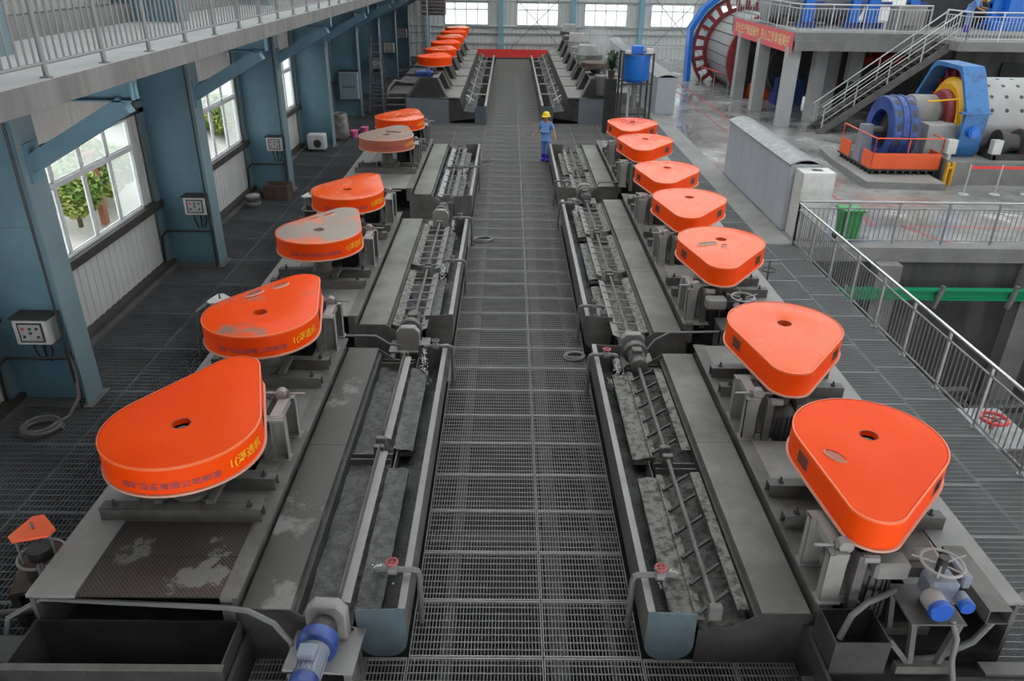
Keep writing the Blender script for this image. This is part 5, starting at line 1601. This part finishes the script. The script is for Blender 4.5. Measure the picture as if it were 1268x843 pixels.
lo = thing('louvre_duct', 'grey louvred duct hanging at the far end under the gallery', 'duct', (-4.5, 51.5, 3.35))
MB().box(-1.0, .45, 0, 1.2, 0, 2.6).build('case', 'steel', lo)
for k in range(12):
    MB().box(-1.02, .47, -.06, 0, .12 + k * .2, .2 + k * .2).build('louvre', 'galv', lo)
for x in (-.95, .4):
    MB().bar((x, .6, 2.6), (x, .6, 4.8), .06).build('hanger', 'steel', lo)
ht = thing('fan_heater', 'small white fan heater on the floor by the fourth blue column', 'heater', (-7.15, 28.75, 0))
MB().box(-.32, .32, -.22, .22, .08, .62).build('case', 'white', ht, bevel=.02)
MB().lathe([(.05, -.23), (.14, -.24), (.15, -.22)], (.05, 0, .3), 'y', 20).build('fan_grille', 'steel_dark', ht)
for sx in (-1, 1):
    MB().box(sx * .25 - .03, sx * .25 + .03, -.18, .18, 0, .08).build('foot', 'steel_dark', ht)
cr = thing('brown_crate', 'dark brown open crate at the foot of the third blue column', 'crate', (-6.9, 22.45, 0))
for a in ((-.36, .36, -.3, -.27, 0, .42), (-.36, .36, .27, .3, 0, .42), (-.36, -.33, -.27, .27, 0, .42), (.33, .36, -.27, .27, 0, .42)):
    MB().box(*a).build('side_board', 'rust_brown', cr)
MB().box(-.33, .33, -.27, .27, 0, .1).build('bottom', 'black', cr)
for k in range(4):
    tag(MB().lathe([(.19, 0), (.2, .02), (.2, .07), (.1, .09)], (-7.35, 21.45, .095 * k), 'z', 16).build('pulley_disc', 'steel_light' if k % 2 else 'steel', None), 'grey disc in the small stack beside the brown crate, %s' % ['bottom one', 'second from the bottom', 'third from the bottom', 'top one'][k], 'disc', 'stacked discs')
sk = thing('woven_sack', 'grey white woven sack standing by the fifth blue column', 'sack', (-6.75, 30.9, 0))
b = MB()
pr = [(.28, 0), (.36, .1), (.38, .45), (.34, .8), (.30, 1.0), (.24, .98), (.2, .85)]
b.lathe(pr, n=22)
b.v = [(x * (1 + .1 * math.sin(5 * math.atan2(y, x) + z * 7)), y * (1 + .1 * math.cos(4 * math.atan2(y, x) + z * 5)), z) for x, y, z in b.v]
b.build('bag', 'sack', sk)
for i, (x, y) in enumerate(((-6.22, 31.2), (-5.92, 31.9))):
    t = thing('pink_pot', '%s of the two bright pink pots on the grating' % ['nearer', 'farther'][i], 'pot', (x, y, 0), 0, 'pink pots')
    MB().lathe([(.12, 0), (.15, .26), (.155, .27), (.13, .26), (.11, .06)], n=20).build('pot', 'pink', t)
    MB().lathe([(.16, .24), (.165, .26), (.16, .28)], n=20).build('rim', 'pink', t)
for y in (44.5, 50.5):
    tag(MB().tube([(-6.4, y, 0), (-6.35, y, .7), (-6.0, y + .3, .9), (-5.6, y + .4, .9)], .03, 6).build('bent_pipe', 'steel'), 'bent grey pipe beside the %s of the far left bank' % ('front' if y < 47 else 'back'), 'pipe')
# ------------------------------------------------------------------ red wheel in the pit
rw = thing('hand_wheel', 'red spoked hand wheel on a pale plate down in the pit', 'wheel', (9.15, 12.05, -1.1))
rw.scale = (.62, .62, .62)
MB().torus((0, 0, .05), .36, .06, 'z', 28, 8).build('rim', 'red', rw)
for k in range(5):
    a = 2 * PI * k / 5
    MB().bar((0, 0, .05), (.36 * math.cos(a), .36 * math.sin(a), .05), .06, .04).build('spoke', 'red_dark', rw)
MB().cyl((0, 0, -.3), (0, 0, .12), .07, 14).build('hub', 'orange_brown', rw)
ppl = thing('pit_platform', 'pale steel plate platform under the red hand wheel in the pit', 'platform', (9.0, 12.1, -1.4))
MB().box(-.9, .8, -.6, .8, 0, .04).build('plate', 'galv', ppl)
for x in (-.8, .7):
    for y in (-.5, .7):
        MB().bar((x, y, -2.8), (x, y, 0), .08).build('leg', 'steel_dark', ppl)
for i, (x, z) in enumerate(((10.6, -2.3), (12.6, -2.7))):
    tag(MB().tube([(x - 2, 15.0, z), (x, 15.2, z), (x + .4, 15.2, z - .4), (x + .4, 15.2, -4.2)], .12, 10).build('pit_pipe', 'steel_dark'), 'dark thick pipe low in the pit, %s one' % ['nearer the railing', 'farther'][i], 'pipe')

# ------------------------------------------------------------------ workers
def skin_mesh(name, m, joints, bones, parent, sub=2):
    me = bpy.data.meshes.new(name)
    keys = list(joints)
    me.from_pydata([joints[k][:3] for k in keys], [(keys.index(a), keys.index(b)) for a, b in bones], [])
    o = obj(name, me, parent)
    md = o.modifiers.new('skin', 'SKIN')
    md.use_smooth_shade = True
    for i, k in enumerate(keys):
        r = joints[k][3]
        me.skin_vertices[0].data[i].radius = (r, joints[k][4] if len(joints[k]) > 4 else r)
        me.skin_vertices[0].data[i].use_root = (i == 0)
    md2 = o.modifiers.new('subdivision', 'SUBSURF')
    md2.levels = sub
    md2.render_levels = sub
    me.materials.append(MATS[m])
    return o
def worker(label, loc, rz, J, lean=None):
    """J : joint dict of the standing body in local metres, facing -y"""
    t = thing('person', label, 'person', loc, rz)
    def arm(s_):
        return [('chest', 'sh' + s_), ('sh' + s_, 'el' + s_), ('el' + s_, 'wr' + s_), ('wr' + s_, 'pa' + s_)]
    def leg(s_):
        return [('pelvis', 'hip' + s_), ('hip' + s_, 'kn' + s_), ('kn' + s_, 'an' + s_), ('an' + s_, 'toe' + s_)]
    B_ = [('pelvis', 'waist'), ('waist', 'chest'), ('chest', 'neck'), ('neck', 'head'), ('head', 'crown')] + arm('l') + arm('r') + leg('l') + leg('r')
    fing = {}
    for s_ in 'lr':
        w, p = Vector(J['wr' + s_][:3]), Vector(J['pa' + s_][:3])
        d = (p - w).normalized()
        side = d.cross(Vector((0, 1, 0)))
        side = side.normalized() if side.length > .1 else Vector((1, 0, 0))
        nrm = d.cross(side).normalized()
        for k in range(4):
            base = p + side * (-.03 + .02 * k)
            ln = (.06, .07, .075, .06)[k]
            fing['f%d%sa' % (k, s_)] = (*base, .009)
            fing['f%d%sb' % (k, s_)] = (*(base + d * ln * .6), .008)
            fing['f%d%sc' % (k, s_)] = (*(base + d * ln + nrm * .02), .006)
            B_ += [('pa' + s_, 'f%d%sa' % (k, s_)), ('f%d%sa' % (k, s_), 'f%d%sb' % (k, s_)), ('f%d%sb' % (k, s_), 'f%d%sc' % (k, s_))]
        tb_ = w + d * .03 - side * .03
        fing['t%sa' % s_] = (*tb_, .011)
        fing['t%sb' % s_] = (*(tb_ - side * .03 + d * .04), .009)
        B_ += [('wr' + s_, 't%sa' % s_), ('t%sa' % s_, 't%sb' % s_)]
    JJ = dict(J)
    JJ.update(fing)
    skin_mesh('body', 'skin', JJ, B_, t)
    def grow(keys, k, f=1.0):
        return {q: (*J[q][:3], J[q][3] * f + k) for q in keys}
    sk_ = grow(['pelvis', 'waist', 'chest', 'shl', 'shr', 'ell', 'elr', 'neck'], .022)
    nk = Vector(J['neck'][:3]); ch = Vector(J['chest'][:3])
    sk_['neck'] = (*(ch + (nk - ch) * .55), .075)
    for s_ in 'lr':
        a, b_ = Vector(J['sh' + s_][:3]), Vector(J['el' + s_][:3])
        sk_['el' + s_] = (*(a + (b_ - a) * .95), J['el' + s_][3] + .028)
    pv, wa = Vector(J['pelvis'][:3]), Vector(J['waist'][:3])
    sk_['pelvis'] = (*pv, .165)
    sk_['waist'] = (*wa, J['waist'][3] + .04)
    sk_['hem'] = (*(pv - (wa - pv) * .7), J['pelvis'][3] + .075)
    skin_mesh('shirt', 'work_blue', sk_, [('pelvis', 'hem'), ('pelvis', 'waist'), ('waist', 'chest'), ('chest', 'neck'), ('chest', 'shl'), ('shl', 'ell'), ('chest', 'shr'), ('shr', 'elr')], t)
    pv, wa = Vector(J['pelvis'][:3]), Vector(J['waist'][:3])
    tr = grow(['pelvis', 'hipl', 'knl', 'anl', 'hipr', 'knr', 'anr'], .026)
    tr['belt'] = (*(pv + (wa - pv) * .5), J['pelvis'][3] + .012)
    skin_mesh('trousers', 'work_blue', tr, [('pelvis', 'belt'), ('pelvis', 'hipl'), ('hipl', 'knl'), ('knl', 'anl'), ('pelvis', 'hipr'), ('hipr', 'knr'), ('knr', 'anr')], t)
    for s_ in 'lr':
        kn, an, to = (Vector(J[q + s_][:3]) for q in ('kn', 'an', 'toe'))
        mid = an + (kn - an) * .55
        skin_mesh('boot', 'boot_blue', {'a': (*(mid + (kn - an) * .12), .088), 'b': (*an, .088), 'c': (*to, .07)}, [('a', 'b'), ('b', 'c')], t)
    hd, cr_ = Vector(J['head'][:3]), Vector(J['crown'][:3])
    ax = (cr_ - hd).normalized()
    q = Vector((0, 0, 1)).rotation_difference(ax).to_matrix().to_4x4()
    M = Matrix.Translation(hd) @ q
    b = MB().lathe([(.15, .05), (.165, .055), (.135, .075), (.128, .11), (.11, .165), (.07, .2), (.01, .212)], n=24)
    b.add([(-.1, -.1, .055), (.1, -.1, .055), (.085, -.19, .04), (-.085, -.19, .04), (-.1, -.1, .068), (.1, -.1, .068), (.085, -.19, .05), (-.085, -.19, .05)], [(0, 3, 2, 1), (4, 5, 6, 7), (0, 1, 5, 4), (1, 2, 6, 5), (2, 3, 7, 6), (3, 0, 4, 7)])
    b.xf(M).build('helmet', 'helmet', t)
    MB().lathe([(.05, -.1), (.085, -.04), (.09, .07), (.07, .12)], (0, .05, 0), n=18).xf(M).build('hair', 'hair', t)
    for sx in (-1, 1):
        MB().lathe([(.004, -.012), (.012, 0), (.004, .012)], (sx * .036, -.10, .0), n=8).xf(M).build('eye', 'hair', t)
        MB().lathe([(.006, -.03), (.02, 0), (.006, .03)], (sx * .102, .0, -.01), n=8).xf(M).build('ear', 'skin', t)
    MB().add([(-.014, -.095, -.045), (.014, -.095, -.045), (0, -.128, -.038), (0, -.1, .005)], [(0, 1, 2), (0, 2, 3), (1, 3, 2), (0, 3, 1)]).xf(M).build('nose', 'skin', t)
    MB().box(-.025, .025, -.105, -.095, -.075, -.066).xf(M).build('mouth', 'red_dark', t)
    return t
J1 = {'pelvis': (0, 0, .9, .105), 'waist': (0, .0, 1.06, .115), 'chest': (0, .0, 1.27, .135), 'neck': (0, -.01, 1.44, .05), 'head': (0, -.03, 1.55, .095), 'crown': (0, -.03, 1.64, .085),
      'shl': (.17, 0, 1.36, .06), 'ell': (.27, .02, 1.12, .045), 'wrl': (.36, -.08, .93, .032), 'pal': (.40, -.12, .86, .034),
      'shr': (-.17, 0, 1.36, .06), 'elr': (-.28, .03, 1.13, .045), 'wrr': (-.40, -.08, .94, .032), 'par': (-.45, -.11, .88, .034),
      'hipl': (.075, 0, .85, .08), 'knl': (.10, -.05, .48, .062), 'anl': (.10, .03, .09, .045), 'toel': (.11, -.13, .045, .04),
      'hipr': (-.075, 0, .85, .08), 'knr': (-.09, .0, .48, .062), 'anr': (-.08, .06, .09, .045), 'toer': (-.09, -.1, .045, .04)}
worker('worker in light blue overalls, yellow helmet and blue boots walking in the aisle', (1.33, 27.45, 0.0), -.35, J1)
J2 = {'pelvis': (0, .1, .92, .105), 'waist': (0, .06, 1.05, .115), 'chest': (0, -.10, 1.22, .135), 'neck': (.05, -.26, 1.30, .05), 'head': (.08, -.36, 1.33, .095), 'crown': (.1, -.44, 1.36, .085),
      'shl': (.17, -.14, 1.27, .06), 'ell': (.2, -.25, 1.02, .045), 'wrl': (.16, -.42, .98, .032), 'pal': (.15, -.5, .97, .034),
      'shr': (-.17, -.12, 1.27, .06), 'elr': (-.2, -.2, 1.0, .045), 'wrr': (-.16, -.36, .92, .032), 'par': (-.15, -.44, .9, .034),
      'hipl': (.075, .1, .86, .08), 'knl': (.10, .02, .48, .062), 'anl': (.10, .1, .09, .045), 'toel': (.11, -.06, .045, .04),
      'hipr': (-.075, .1, .86, .08), 'knr': (-.09, .06, .48, .062), 'anr': (-.08, .14, .09, .045), 'toer': (-.09, -.02, .045, .04)}
worker('worker in blue bending over behind the platform railing', (19.95, 35.6, 3.92), .9, J2)

for k, (x, y) in enumerate(((5.25, 19.3), (5.3, 14.4))):
    v = thing('valve_key', 'thin T handled valve key beside the %s right guard' % ['fifth', 'third'][k], 'valve', (x, y, 0))
    MB().cyl((0, 0, 0), (0, 0, 1.15), .02, 8).build('stem', 'steel', v)
    MB().cyl((-.2, 0, 1.15), (.2, 0, 1.15), .016, 8).build('handle', 'galv', v)
    MB().torus((0, 0, .95), .14, .012, 'z', 18, 6).build('wheel', 'steel_dark', v)
